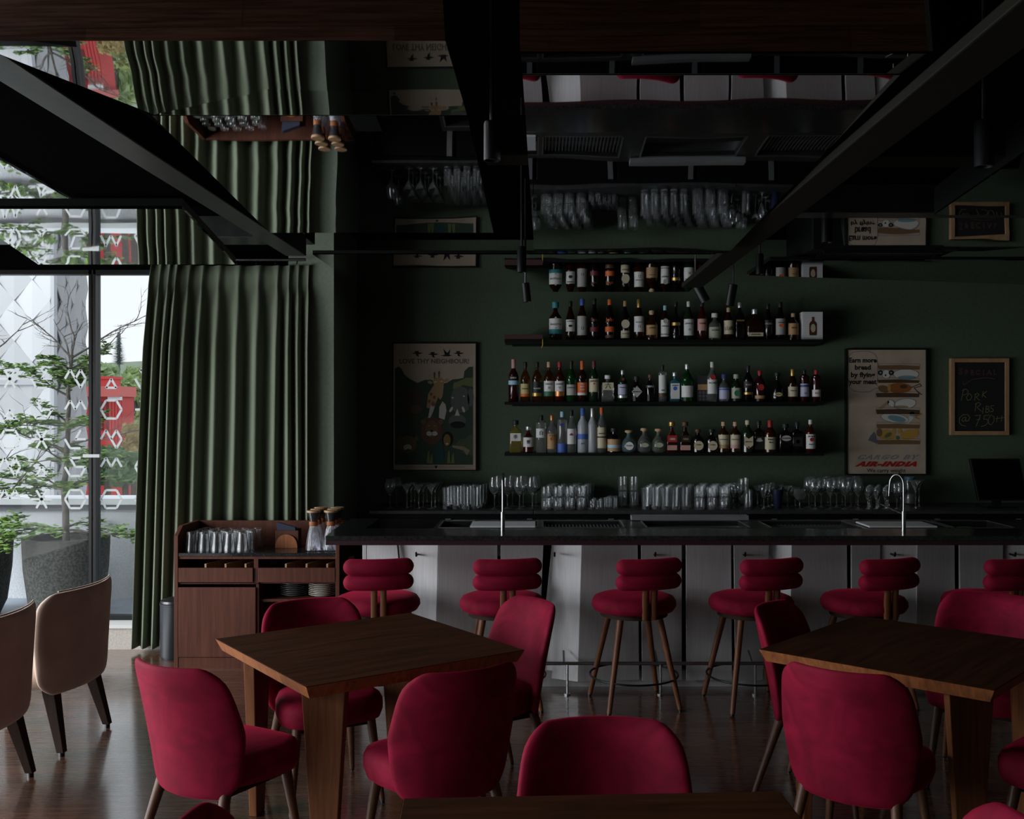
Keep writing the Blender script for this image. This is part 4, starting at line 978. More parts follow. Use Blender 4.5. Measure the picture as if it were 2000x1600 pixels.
B(2,1157,797,19,'tall','frost','silver',[(.62,.64,'grey')],'tall frosted bottle with silver cap and plain body',capf=.80)
B(2,1175,796,19,'std','clear','orange',[(.10,.56,'cream'),(.33,.36,'black')],'clear bottle with orange cap and very tall cream label',T('MAISON',.7,.014))
B(2,1199,836,27,'squat','dark','black',[(.06,.55,'tan'),(.2,.32,'ltblue')],'dark squat bottle with tan label and light blue band and blue neck')
B(2,1228,840,30,'round','cyan','cork',[(.12,.48,'white','oval')],'round pale blue bottle with cork stopper and white oval label',T('DonJulio',.55,.014))
B(2,1258,836,28,'round','clear','cork',[(.22,.40,'sage','wideoval')],'round clear bottle with cork stopper and orange ribbon')
B(2,1286,837,28,'round','pale','cork',[(.22,.42,'sage','wideoval')],'round greenish bottle with cork stopper and green ribbon')
B(2,1312,824,22,'bell','red','gold',[(.34,.56,'red'),(.08,.24,'pink')],'red-amber bottle with broad gold cap and red label reading 1800',T('1800',.45,.024),'white',capf=.86)
B(2,1338,824,22,'bell','brown','brown',[(.34,.56,'black'),(.08,.24,'pink')],'dark bottle with broad brown cap and black 1800 label over a pale strip',T('1800',.45,.024),'tan',capf=.86)
B(2,1363,838,23,'squat','dark','brown',[(.10,.50,'cream','oval')],'dark squat bottle with wooden stopper and cream oval label',T('DonJulio',.6,.012))
B(2,1390,838,25,'squat','dark','black',[(.10,.50,'cream','oval')],'dark squat bottle with black stopper, copper collar and cream oval label',T('DonJulio',.6,.012))
B(2,1413,824,22,'std','amber','cork',[(.2,.58,'cream'),(.14,.26,'tan')],'amber bottle with cork and cream label ending in a tan tag',T('GLENDRONACH',.6,.010))
B(2,1436,824,22,'std','amber','cork',[(.2,.58,'cream'),(.14,.26,'pink')],'amber bottle with cork and cream label ending in a pink tag',T('GLENDRONACH',.6,.010))
B(2,1460,821,24,'std','dkgreen','cream',[(.16,.52,'cream','shield'),(.14,.2,'red','circle')],'dark green bottle with cream cap and shield-shaped label',T("Ballantine's",.5,.012))
B(2,1482,822,20,'square','dark','black',[(.10,.50,'black'),(.34,.44,'grey','wideoval')],'square black bottle with black and white label reading JACK DANIELS',[("JACK",.85,.013),("DANIEL'S",.68,.013)],'white')
B(2,1504,821,24,'std','red','red',[(.10,.48,'cream')],'amber bottle with red wax cap and cream label',[("Maker's",.82,.018),('Mark',.58,.018)],capf=.76)
B(2,1534,828,27,'square','dark','black',[(.40,.60,'grey','wideoval')],'broad square dark bottle with silver plaque',T('WOODFORD',.5,.012))
B(2,1557,824,21,'square','dark','black',[(.30,.42,'red','circle'),(.2,.5,'black')],'square black bottle with small red emblem')
B(2,1583,820,20,'std','red','white',[(.12,.56,'white'),(.34,.46,'red','circle')],'bottle with white cap and white label, rightmost on the bottom shelf',[('JIM BEAM',.85,.015),('BOURBON',.3,.010)])
# books and box on the shelves
def book(name, label, x0, x1, z0, z1, y0, y1, cov, cat='book', pages=True):
    root = thing(name, label, cat, ((x0+x1)/2, (y0+y1)/2, z0))
    MB().box(x0, x1, y0, y1, z0, z1).build('cover', cov, root, bevel=.001); return root
b1 = book('book', 'dark red hardback lying flat on the left end of the top shelf', xat(986, 8.13), xat(1060, 8.13), ZR[0]+.0, ZR[0]+.034, 8.13, 8.03, mat('dark_red_cloth', (.045, .012, .012), .7))
flat_text('title', 'The World Atlas of Whisky', xat(1020, 8.13), 8.1292, ZR[0]+.018, .020, mat('ink_grey', CC['grey'], .6), b1, maxw=.22)
MB().tube([(xat(1058, 8.13), 8.129, ZR[0]+.03), (xat(1060, 8.11), 8.085, ZR[0]+.004), (xat(1060, 8.08), 8.08, ZR[0]-.045), (xat(1058, 8.08), 8.08, ZR[0]-.07)], .0035, 6).build('bookmark_ribbon', mat('yellow_ribbon', (.45, .36, .04), .6), b1)
bx = book('gift_box', 'white bottle gift box standing at the right end of the top shelf', xat(1567, 8.16), xat(1607, 8.16), ZR[0], ZR[0]+.225, 8.16, 8.25, mat('white_carton', (.62, .62, .62), .6), 'box')
xc_, zc_ = xat(1588, 8.16), ZR[0]+.10
MB().ext([(xc_+a*.03, 8.1595, zc_+b) for a, b in ((-.9, -.062), (.9, -.062), (1, -.05), (1, .03), (.7, .045), (.35, .052), (.32, .085), (-.32, .085), (-.35, .052), (-.7, .045), (-1, .03), (-1, -.05))], (0, -.0008, 0)).build('bottle_picture', mat('printed_maroon', (.07, .018, .012), .5), bx)
MB().ext([(xc_+.019*math.cos(R(a)), 8.1585, zc_-.005+.034*math.sin(R(a))) for a in range(0, 360, 20)], (0, -.0006, 0)).build('picture_oval', mat('printed_cream', (.42, .38, .25), .6), bx)
MB().ext([(xc_-.009, 8.1585, zc_+.062), (xc_+.009, 8.1585, zc_+.062), (xc_+.009, 8.1585, zc_+.084), (xc_-.009, 8.1585, zc_+.084)], (0, -.0006, 0)).build('picture_cap', mat('printed_brown', (.10, .04, .02), .6), bx)
mb = MB()
for k in range(14): mb.add([(xat(1570, 8.16), 8.1594, ZR[0]+.02+k*.0145), (xat(1606, 8.16), 8.1594, ZR[0]+.02+k*.0145), (xat(1606, 8.16), 8.1594, ZR[0]+.022+k*.0145), (xat(1570, 8.16), 8.1594, ZR[0]+.022+k*.0145)], [(0, 1, 2, 3)])
mb.build('print_lines', mat('printed_grey', (.40, .40, .40), .6), bx, flip=False)
b3 = book('book', 'dark upright book with tan band leaning among the gin bottles', xat(1361, 8.23), xat(1383, 8.23), ZR[1], ZR[1]+.21, 8.2, 8.24, mat('charcoal_cover', (.03, .03, .033), .5))
MB().box(xat(1361, 8.23)+.004, xat(1383, 8.23)-.003, 8.1988, 8.2, ZR[1]+.095, ZR[1]+.14).build('tan_band', mat('paper_tan', CC['tan'], .6), b3)
for i in range(3):
    for j in range(3):
        MB().ext([(xat(1366+7*i, 8.23)+.011*math.cos(R(a)), 8.1993, ZR[1]+.017+.029*j+.012*math.sin(R(a))) for a in range(0, 360, 30)], (0, -.0006, 0)).build('cover_disc', mat('printed_dark_grey', (.10, .10, .10), .6), b3)

# ================================================================ GLASSWARE on the back counter
def lath(name, outer, inner, m=clear_glass, n=28):
    pr = outer+inner[::-1]
    mb = MB(); mb.lathe([(max(r, .0004), z) for r, z in pr], n, cap0=True, cap1=True); return mb.build(name, m, smooth=True)
def wine(h, rb, name='wine_glass'):
    hb = h*.45
    o = [(rb*.85, 0), (rb*.85, .002), (rb*.3, .006), (.0045, .016), (.004, hb*.9), (.012, hb), (rb*.75, hb+.028), (rb, hb+.058), (rb*.98, hb+.075), (rb*.72, h)]
    i = [(.0004, hb+.006), (rb*.72, hb+.031), (rb*.97, hb+.059), (rb*.95, hb+.074), (rb*.70, h)]
    return lath(name, o, i)
def martini(h, rb):
    hb = h*.58
    return lath('martini_glass', [(rb*.75, 0), (rb*.75, .002), (.008, .006), (.004, .015), (.004, hb), (rb, h)], [(.0004, hb+.006), (rb-.002, h)])
def tumb(h, r, name='tumbler'): return lath(name, [(r*.9, 0), (r, .006), (r, h)], [(.0004, .014), (r-.003, .016), (r-.0025, h)])
def high(h, r): return lath('highball_glass', [(r*.82, 0), (r*.86, .006), (r, h)], [(.0004, .022), (r*.82, .024), (r-.002, h)])
def snif(h, rb):
    hb = h*.42
    return lath('snifter_glass', [(rb*.7, 0), (rb*.7, .002), (.008, .006), (.0045, .012), (.0045, hb*.9), (rb*.6, hb+.01), (rb, hb+.045), (rb*.9, h*.85), (rb*.8, h)], [(.0004, hb+.004), (rb*.58, hb+.013), (rb*.97, hb+.045), (rb*.87, h*.85), (rb*.77, h)])
CZ = .9805
def put(proto, spots, label, group=None):
    tag(proto, label, 'glass', group)
    for i, (px, y, *z) in enumerate(spots):
        c = proto if i == 0 else proto.copy()
        if i: COL.objects.link(c)
        c.location = (xat(px, y), y, CZ+(z[0] if z else 0))
YS = (7.92, 8.06, 8.20, 8.34)
put(wine(.23, .044), [(762, 7.98), (775, 8.16)], 'large dark-looking wine glass at the far left end of the back counter', 'wine glasses at the far left of the counter')
put(martini(.19, .045), [(795, 7.94), (818, 7.94), (843, 7.94), (803, 8.06), (827, 8.06), (850, 8.06), (810, 8.18), (834, 8.18), (857, 8.18)], 'stemmed cocktail glass in rows at the left of the back counter', 'cocktail glasses at the left')
put(high(.165, .033), [(872+19*i+6*j, YS[j]) for j in range(4) for i in range(4)], 'tall straight highball glass in the block left of the large wine glasses', 'highball glasses left of the tap')
put(wine(.245, .047), [(966, 7.92), (1015, 7.92), (1040, 7.94), (991, 7.96), (975, 8.1), (1022, 8.1), (1001, 8.14), (1047, 8.16)], 'large wine glass with bright window highlight behind the slim tap', 'large wine glasses behind the slim tap')
sp = [(1067+23*i+5*j, YS[j]) for j in range(4) for i in range(4)]
put(tumb(.085, .041), sp+[(a, b, .0865) for a, b in sp], 'short tumbler in the two-tier stack right of the slim tap', 'stacked tumblers right of the slim tap')
put(tumb(.065, .026, 'small_glass'), [(1157+14*i+3*j, YS[j]) for j in range(3) for i in range(2)], 'small low glass beside the stacked tumblers', 'small low glasses')
put(tumb(.085, .018, 'shot_glass'), [(1183+9.5*i+3*j, 7.96+j*.06) for j in range(4) for i in range(3)], 'narrow shot glass in the cluster left of the metal-rimmed mixing glasses', 'shot glasses')
put(tumb(.118, .036, 'mixing_glass'), [(1216, 8.1), (1238, 8.1), (1216, 8.1, .12), (1238, 8.1, .12)], 'smoky mixing glass in the tall double stack at the counter middle', 'double-stacked mixing glasses')
put(high(.165, .034), [(1261+19.4*i+4*j, YS[j]) for j in range(4) for i in range(5)], 'tall highball glass in the block at the middle of the back counter', 'highball glasses at the middle')
sp = [(1366+24.5*i+3*j, YS[j]) for j in range(4) for i in range(3)]
put(tumb(.085, .042), sp+[(a, b, .0865) for a, b in sp], 'short tumbler in the two-tier stack right of the counter middle', 'stacked tumblers right of the middle')
put(wine(.185, .032, 'small_wine_glass'), [(1433, 7.96), (1445, 8.08), (1437, 8.18), (1492, 7.96), (1500, 8.08), (1508, 8.18)], 'small stemmed glass beside the upturned steel-lit mixing glass', 'small stemmed glasses near the mixing glass')
put(tumb(.15, .034, 'mixing_glass'), [(1461, 7.94)], 'upright tapered mixing glass standing alone at the front of the counter')
put(tumb(.10, .045, 'mixing_glass'), [(1452, 8.2, .12), (1452, 8.2)], 'short wide glass stacked at the wall behind the single mixing glass', 'wide glasses at the wall')
put(martini(.175, .038), [(1480, 8.), (1487, 8.14), (1524, 8.14), (1538, 8.)], 'fluted cocktail glass beside the navy cup', 'fluted cocktail glasses near the navy cup')
tag(MB().lathe([(.022, 0), (.026, .004), (.045, .15), (.043, .15), (.02, .006), (.0005, .006)], 24, (xat(1519, 7.96), 7.96, CZ), cap0=True, cap1=False).build('navy_cup', mat('navy_plastic', (.012, .016, .04), .35), smooth=True), 'flared navy blue cup among the cocktail glasses', 'cup')
put(snif(.155, .050), [(1562, 7.92), (1553, 8.14)], 'round snifter glass right of the navy cup', 'snifter glasses')
put(wine(.235, .045), [(1592, 7.92), (1622, 7.92), (1651, 7.92), (1676, 7.92), (1580, 8.04), (1604, 8.06), (1634, 8.06), (1662, 8.06), (1585, 8.2), (1616, 8.2), (1645, 8.2), (1672, 8.2)], 'large wine glass in the bright cluster under the right poster', 'large wine glasses under the poster')
put(wine(.17, .028, 'small_wine_glass'), [(1695+17*i+3*j, YS[j]) for j in range(3) for i in range(3)], 'small wine glass between the large ones and the curved tap', 'small wine glasses left of the curved tap')
put(snif(.20, .050), [(1752, 7.96), (1760, 8.14)], 'large round stemmed glass behind the curved tap', 'stemmed glasses behind the curved tap')
put(martini(.215, .045), [(1788, 7.94), (1795, 8.08)], 'tall flared stemmed glass right of the curved tap', 'flared glasses right of the tap')
jar = thing('storage_jar', 'clear jar with blue lid behind the curved tap', 'jar', (xat(1777, 8.3), 8.3, CZ)); xj_ = jar.location.x
MB().lathe([(.040, 0), (.046, .006), (.046, .19), (.040, .205), (.038, .205), (.043, .19), (.043, .01), (.0005, .008)], 24, (xj_, 8.3, CZ), cap0=True, cap1=False).build('glass_body', clear_glass, jar, smooth=True)
MB().lathe([(.044, .2), (.044, .222), (.04, .225), (.0005, .225)], 24, (xj_, 8.3, CZ), cap1=False).build('lid', mat('blue_lid', (.05, .13, .2), .4), jar, smooth=True)
MB().lathe([(.040, .012), (.040, .09), (.0005, .09)], 20, (xj_, 8.3, CZ), cap1=False).build('contents', mat('pale_sugar', (.45, .45, .45), .8), jar, smooth=True)

# till monitor
mo = thing('till_monitor', 'black till screen on a stand at the right end of the back counter', 'monitor', (xat(1945, 8.05), 8.05, CZ))
q = [at(1910, 985, 8.02), at(1996, 985, 7.96), at(1970, 896, 8.08), at(1894, 896, 8.14)]
q = [at(1911, 978, 8.02), at(2008, 978, 7.96), at(1992, 896, 8.06), at(1894, 896, 8.12)]
MB().ext(q, (0, .03, 0)).build('screen_bezel', black_plastic, mo, bevel=.004)
cen = sum(q, Vector())/4
MB().ext([cen+(p-cen)*.93+Vector((0, -.0015, 0)) for p in q], (0, .001, 0)).build('screen', mat('dark_screen', (.002, .002, .003), .08), mo)
MB().box(cen.x-.03, cen.x+.03, 8.06, 8.1, CZ, CZ+.2).box(cen.x-.12, cen.x+.12, 7.98, 8.18, CZ, CZ+.015).build('stand', black_plastic, mo, bevel=.003)

# ================================================================ POSTERS AND CHALKBOARD
PDp = 8.41
def frame(name, label, cat, x0, y0, x1, y1, fw, fm, sheet_m, depth=.03):
    """outer picture pixel rectangle on the wall"""
    X0, X1, Z1, Z0 = xat(x0, PDp), xat(x1, PDp), zat(y0, PDp), zat(y1, PDp)
    root = thing(name, label, cat, ((X0+X1)/2, PDp+.02, Z0)); f = fw*PDp/F
    MB().box(X0, X0+f, PDp-.005, BD-.001, Z0, Z1).box(X1-f, X1, PDp-.005, BD-.001, Z0, Z1).box(X0+f, X1-f, PDp-.005, BD-.001, Z1-f, Z1).box(X0+f, X1-f, PDp-.005, BD-.001, Z0, Z0+f).build('frame', fm, root, bevel=.002)
    sh = MB().box(X0+f, X1-f, PDp+.008, BD-.005, Z0+f, Z1-f).build('sheet', sheet_m, root)
    return root, sh
layer = [0]
def ink(name, rgb): return mat('print_'+name, rgb, .7, spec=.2)
def shape(parent, name, pts, m, lay=1):
    y = PDp+.008-.0005*lay
    return MB().add([(xat(a, PDp), y, zat(b, PDp)) for a, b in pts], [tuple(range(len(pts)))]).build(name, m, parent, flip=False)
def ell(cx, cy, rx, ry, rot=0, n=18):
    o = []
    for i in range(n):
        t = 2*math.pi*i/n; u, v = rx*math.cos(t), ry*math.sin(t); o.append((cx+u*math.cos(R(rot))-v*math.sin(R(rot)), cy+u*math.sin(R(rot))+v*math.cos(R(rot))))
    return o
def ptext(parent, s, cx, cy, hpx, m, bold=0, shear=0, maxw=None, lay=2, spacing=1.0, rot=0):
    return flat_text('lettering', s, xat(cx, PDp), PDp+.008-.0005*lay, zat(cy, PDp), hpx*PDp/F*1.38, m, parent, bold=bold, shear=shear, maxw=maxw*PDp/F if maxw else None, spacing=spacing, rot=rot, stretch=True)

paper1 = texmat('aged_paper', (.33, .265, .20), (.39, .32, .245), (1, 1, 1), 4, 4, .7, spec=.2)
po, sh = frame('poster', 'framed jungle animal poster with birds and a slogan, left of the shelves', 'poster', 766, 669, 931, 920, 2.2, black_metal, paper1)
dkg, mg, lg = ink('forest', (.035, .055, .04)), ink('leaf', (.06, .085, .045)), ink('moss', (.12, .14, .055))
bk = ink('black', (.012, .011, .010)); brn = ink('brown', (.13, .075, .04)); tn = ink('giraffe_tan', (.30, .20, .10)); gy = ink('slate', (.085, .095, .09)); wh = ink('offwhite', (.42, .40, .36)); mr = ink('mane', (.10, .05, .035)); rd2 = ink('faded_red', (.20, .09, .06))
shape(sh, 'jungle_shape', [(771, 908), (771, 720), (778, 716), (784, 720), (790, 732), (800, 740), (815, 748), (830, 742), (842, 742), (858, 750), (872, 748), (884, 741), (896, 740), (905, 738), (907, 725), (915, 717), (924, 716), (924, 908)], dkg, 1)
shape(sh, 'leaf_shape', [(884, 760), (886, 748), (898, 744), (910, 738), (924, 738), (924, 756), (905, 752), (893, 758)], lg, 2)
shape(sh, 'leaf_shape', [(890, 870), (895, 860), (910, 856), (920, 848), (924, 852), (924, 890), (905, 886)], mg, 2)
shape(sh, 'leaf_shape', [(771, 860), (780, 850), (788, 858), (786, 876), (771, 880)], mg, 2)
shape(sh, 'leaf_shape', [(824, 820), (845, 808), (850, 826), (838, 840)], mg, 2)
shape(sh, 'hippo_shape', ell(806, 786, 22, 26), ink('dusk', (.06, .045, .035)), 2); shape(sh, 'hippo_muzzle', ell(812, 800, 12, 9), ink('dusk2', (.09, .06, .045)), 3)
shape(sh, 'elephant_shape', [(882, 800), (880, 775), (886, 760), (900, 754), (912, 760), (917, 780), (915, 800), (906, 806), (890, 806)], gy, 3)
shape(sh, 'elephant_ear', ell(919, 776, 6, 18), gy, 3); shape(sh, 'tusk', ell(881, 800, 2.5, 6, 30), wh, 4); shape(sh, 'tusk', ell(905, 800, 2.5, 6, -20), wh, 4); shape(sh, 'eye', ell(884, 777, 1.8, 1.6), wh, 4); shape(sh, 'eye', ell(906, 774, 1.8, 1.6), wh, 4)
shape(sh, 'giraffe_neck', [(833, 796), (836, 770), (846, 754), (860, 756), (856, 775), (846, 800)], tn, 3)
for a, b in ((842, 770), (838, 784), (848, 776), (846, 790)): shape(sh, 'giraffe_spot', ell(a, b, 2.6, 3.4), brn, 4)
shape(sh, 'giraffe_head', [(845, 744), (850, 738), (860, 737), (867, 742), (866, 760), (864, 774), (860, 781), (856, 776), (850, 762)], tn, 5)
shape(sh, 'giraffe_ear', ell(840, 747, 5, 3, 15), tn, 5); shape(sh, 'giraffe_ear', ell(872, 743, 5, 3, -20), tn, 5)
for a, b in ((848.5, 731), (857.5, 729)): shape(sh, 'giraffe_horn', [(a-1.2, b+9), (a-2.2, b-2), (a, b-5), (a+2.2, b-2), (a+1.2, b+9)], brn, 4)
for a, b in ((850, 746), (862, 745)): shape(sh, 'eye', ell(a, b, 3, 1.3, -8), wh, 6)
shape(sh, 'parrot_shape', [(836, 816), (840, 795), (845, 786), (850, 790), (846, 804), (840, 817)], wh, 6); shape(sh, 'parrot_head', ell(846, 789, 4, 5), rd2, 7)
shape(sh, 'zebra_shape', [(857, 816), (858, 795), (864, 784), (870, 790), (872, 802), (868, 820)], wh, 6); shape(sh, 'zebra_muzzle', ell(864, 800, 5, 5), wh, 7)
shape(sh, 'rhino_shape', ell(893, 822, 17, 13), gy, 5); shape(sh, 'rhino_horn', [(888, 812), (893, 798), (898, 812)], wh, 6); shape(sh, 'rhino_mouth', ell(894, 830, 15, 7), bk, 6)
shape(sh, 'lion_mane', ell(843, 842, 21, 27), mr, 6); shape(sh, 'lion_face', ell(843, 838, 12, 17), brn, 7); shape(sh, 'lion_muzzle', ell(838.5, 847, 6, 4.5), wh, 8); shape(sh, 'lion_muzzle', ell(848.5, 847, 6, 4.5), wh, 8); shape(sh, 'lion_nose', ell(843, 842, 3, 2), bk, 9)
for a in (827, 861): shape(sh, 'lion_ear', ell(a, 824, 5, 5), brn, 7)
for a in (837.5, 849): shape(sh, 'eye', ell(a, 832, 1.8, 1), tn, 9)
shape(sh, 'monkey_head', ell(874, 858, 11, 15), bk, 8); shape(sh, 'monkey_face', ell(873, 860, 7, 12), ink('ochre', (.17, .11, .035)), 9); shape(sh, 'monkey_teeth', ell(873, 867, 3, 1.5), wh, 10)
shape(sh, 'leopard_head', ell(796, 868, 18, 17), ink('ochre2', (.12, .085, .045)), 8); shape(sh, 'leopard_muzzle', ell(796, 874, 8, 6), wh, 9); shape(sh, 'leopard_mouth', ell(797, 880, 5, 3), mr, 10)
for a in (780, 813): shape(sh, 'leopard_ear', [(a-5, 862), (a, 848), (a+5, 860)], ink('ochre2', (.12, .085, .045)), 9)
shape(sh, 'peacock_shape', [(850, 905), (852, 880), (858, 858), (866, 872), (868, 898), (860, 906)], ink('teal_ink', (.02, .06, .06)), 9)
shape(sh, 'crocodile_jaw', [(883, 874), (884, 870), (905, 872), (918, 880), (912, 890), (905, 880)], ink('sand', (.20, .17, .11)), 9)
for a, b, c in ((836, 905, 880), (842, 906, 886), (876, 905, 878), (884, 905, 884)): shape(sh, 'fern', [(a-3, b), (a-1, c+6), (a+2, c), (a+4, b)], lg, 10)
shape(sh, 'footer_band', [(771, 908), (924, 908), (924, 917), (771, 917)], ink('footer', (.34, .275, .21)), 2)
slog = ink('slogan_grey', (.105, .09, .07))
ptext(sh, 'LOVE THY NEIGHBOUR!', 848, 706, 9, slog, bold=.0014, maxw=136, lay=4)
ptext(sh, 'CREATED BY WWF-INDIA FOR', 818, 912.8, 3.2, rd2, maxw=60, lay=4); ptext(sh, 'WORLD WILDLIFE FUND', 882, 912.8, 3.2, rd2, maxw=52, lay=4)
shape(sh, 'small_emblem', ell(851.5, 912.5, 2.6, 2.2), bk, 4); shape(sh, 'small_emblem', ell(849.6, 910.4, 1, 1), bk, 4); shape(sh, 'small_emblem', ell(853, 910.4, 1, 1), bk, 4)
def bird(cx, cy, s, up):
    shape(sh, 'flying_bird', [(cx-11*s, cy), (cx-4*s, cy-1.5*s), (cx+4*s, cy-1.5*s), (cx+11*s, cy-.4*s), (cx+4*s, cy+1.6*s), (cx-4*s, cy+1.4*s)], bk, 4)
    if up: shape(sh, 'wing', [(cx-3*s, cy), (cx-6*s, cy-13*s), (cx-1*s, cy-7*s), (cx+2*s, cy-5*s), (cx+7*s, cy-12*s), (cx+5*s, cy)], bk, 5)
    else: shape(sh, 'wing', [(cx-3*s, cy), (cx-6*s, cy-4*s), (cx+3*s, cy-4.5*s), (cx+1*s, cy), (cx+3*s, cy+7*s), (cx-2*s, cy+5*s)], bk, 5)
for a in ((815, 690, 1, 0), (846, 692, 1, 0), (872, 694.5, 1.05, 1), (896, 690, 1, 0)): bird(*a)

paper2 = texmat('buff_poster_paper', (.38, .30, .23), (.45, .36, .28), (1, 1, 1), 5, 4, .7, spec=.2)
po2, sh = frame('poster', 'framed cream poster of animals stacked between bread slices, right of the shelves', 'poster', 1652, 681, 1811, 928, 2.4, black_metal, paper2)
wh = ink('animal_white', (.56, .55, .50)); ln = ink('outline_blue', (.05, .06, .09)); bd = ink('bread', (.17, .095, .045)); bd2 = ink('bread_dark', (.075, .04, .022)); blu = ink('wash_blue', (.16, .27, .31)); orr = ink('rust', (.26, .09, .025)); yl = ink('chick_yellow', (.42, .24, .05)); grn = ink('wing_green', (.09, .14, .05))
# speech bubble outline
def outline(parent, pts, m, wpx=.5, lay=2, closed=True):
    mb = MB(); n = len(pts)
    for i in range(n if closed else n-1):
        a, b = Vector((*pts[i], 0)), Vector((*pts[(i+1) % n], 0)); d = (b-a)
        if d.length == 0: continue
        d.normalize(); nn = Vector((-d.y, d.x, 0))*wpx; q = [a-nn-d*wpx*.5, b-nn+d*wpx*.5, b+nn+d*wpx*.5, a+nn-d*wpx*.5]; y = PDp+.008-.0005*lay
        mb.add([(xat(p.x, PDp), y, zat(p.y, PDp)) for p in q], [(0, 1, 2, 3)])
    return mb.build('drawn_line', m, parent, flip=False)
outline(sh, [(1657, 710), (1658, 696), (1666, 688), (1680, 686), (1698, 686), (1710, 692), (1714, 702), (1715, 720), (1714, 745), (1713, 752), (1719, 758), (1709, 759), (1700, 765), (1685, 766), (1668, 764), (1659, 756), (1657, 740)], ln, .35)
for i, (s_, cx_) in enumerate((('Earn more', 1685.5), ('bread', 1685.5), ('by flying', 1685.5), ('your meat', 1685.5))):
    ptext(sh, s_, cx_, (704, 718, 732.5, 746)[i], 9.6, bk, bold=.0018, maxw=(54, 31, 47, 54)[i], lay=4)
for (y0, y1, c, x0_, x1_) in ((714, 722, bd, 1715, 1797), (742, 748, bd2, 1714, 1796), (768, 776, bd2, 1711, 1796), (800, 809, bd2, 1711, 1797), (829, 837, bd, 1712, 1797), (860, 868, bd, 1713, 1798)):
    shape(sh, 'bread_slice', [(x0_, y0), ((x0_+x1_)/2, y0-1), (x1_, y0+1), (x1_-1, y1), (x0_+2, y1)], c, 5)
    outline(sh, [(x0_-1, y1), (x0_+2, y0-4), (x1_-1, y0-3), (x1_+1, y0)], ln, .25, 6, False)
shape(sh, 'sheep_body', ell(1770, 731, 25, 10), wh, 3); shape(sh, 'sheep_shade', ell(1772, 737, 18, 3.5), blu, 4); shape(sh, 'ram_head', ell(1731, 731, 8, 9), wh, 4); shape(sh, 'ram_horn', ell(1720, 728, 5, 5), bk, 5); shape(sh, 'ram_horn', ell(1741, 728, 5, 5), bk, 5); shape(sh, 'horn_centre', ell(1720, 728, 2, 2), blu, 6); shape(sh, 'horn_centre', ell(1741, 728, 2, 2), blu, 6); shape(sh, 'nose', ell(1730, 733, 1.6, 2), bk, 6)
outline(sh, ell(1770, 731, 25, 10), ln, .3, 6); outline(sh, ell(1731, 731, 8, 9), ln, .3, 6); outline(sh, ell(1741, 788, 8, 6, 40), ln, .3, 6)
shape(sh, 'cow_body', ell(1757, 758, 24, 10), orr, 3); shape(sh, 'cow_head', ell(1727, 760, 12, 7, 15), bd, 4); shape(sh, 'cow_stripe', ell(1737, 758, 3, 8), yl, 5); shape(sh, 'cow_patch', ell(1765, 755, 7, 4), bd2, 5)
outline(sh, [(1780, 757), (1797, 750), (1800, 754), (1786, 758), (1795, 768), (1801, 771)], bd2, .8, 5, False)
shape(sh, 'goat_body', ell(1768, 789, 22, 10, -8), wh, 3); shape(sh, 'goat_head', ell(1741, 788, 8, 6, 40), wh, 4); shape(sh, 'goat_leg', [(1715, 798), (1735, 782), (1738, 786), (1724, 799)], ink('goat_tan', (.28, .22, .13)), 4); shape(sh, 'goat_shade', ell(1760, 795, 15, 3), ink('goat_tan', (.28, .22, .13)), 5)
outline(sh, ell(1768, 789, 22, 10, -8), ln, .3, 6)
shape(sh, 'goose_body', ell(1748, 817, 28, 9, 8), wh, 3); shape(sh, 'goose_wing', ell(1752, 818, 18, 6, 12), blu, 4); shape(sh, 'goose_neck', [(1768, 826), (1778, 812), (1779, 806), (1784, 808), (1784, 818), (1774, 828)], wh, 4); shape(sh, 'goose_head', ell(1782, 809, 5, 4.5), blu, 5); shape(sh, 'goose_beak', [(1786, 810), (1800, 806), (1801, 810), (1790, 814), (1798, 820), (1788, 816)], ink('beak', (.3, .15, .04)), 5)
outline(sh, ell(1748, 817, 28, 9, 8), ln, .3, 6)
shape(sh, 'rooster_body', ell(1732, 849, 17, 10, 10), yl, 3); shape(sh, 'rooster_body', ell(1776, 849, 17, 10, -10), yl, 3); shape(sh, 'rooster_wing', ell(1735, 850, 8, 4, -30), grn, 5); shape(sh, 'rooster_wing', ell(1754, 855, 4, 4), grn, 5); shape(sh, 'rooster_tail', ell(1718, 845, 6, 8), bd, 4); shape(sh, 'rooster_tail', ell(1790, 845, 5, 9), yl, 4); shape(sh, 'rooster_head', ell(1746, 842, 4, 5), yl, 5); shape(sh, 'rooster_head', ell(1758, 842, 4, 5), yl, 5)
shape(sh, 'ground_shadow', [(1696, 860), (1700, 852), (1708, 843), (1712, 850), (1714, 867)], ink('blue_grey', (.12, .12, .14)), 2)
cg = text_geo('CARGO BY', 1, 0, .45)
xs_ = [v.x for v in cg[0]]; k_ = 118*PDp/F/(max(xs_)-min(xs_)); 
ptext(sh, 'CARGO BY', 1731, 893.5, 8.4, ink('outline_grey', (.13, .15, .17)), bold=.0022, shear=.5, maxw=124, lay=3, spacing=1.25)
ptext(sh, 'CARGO BY', 1731, 893.5, 8.4, ink('poster_buff', (.36, .29, .225)), bold=-.0006, shear=.5, maxw=123, lay=4, spacing=1.25)
ptext(sh, 'AIR-INDIA', 1731, 907, 8.6, ink('air_red', (.32, .022, .018)), bold=.0045, shear=.5, maxw=122, lay=3, spacing=1.22)
ptext(sh, 'We carry weight', 1731.5, 919.5, 7.7, bk, bold=.0002, maxw=76, lay=3)

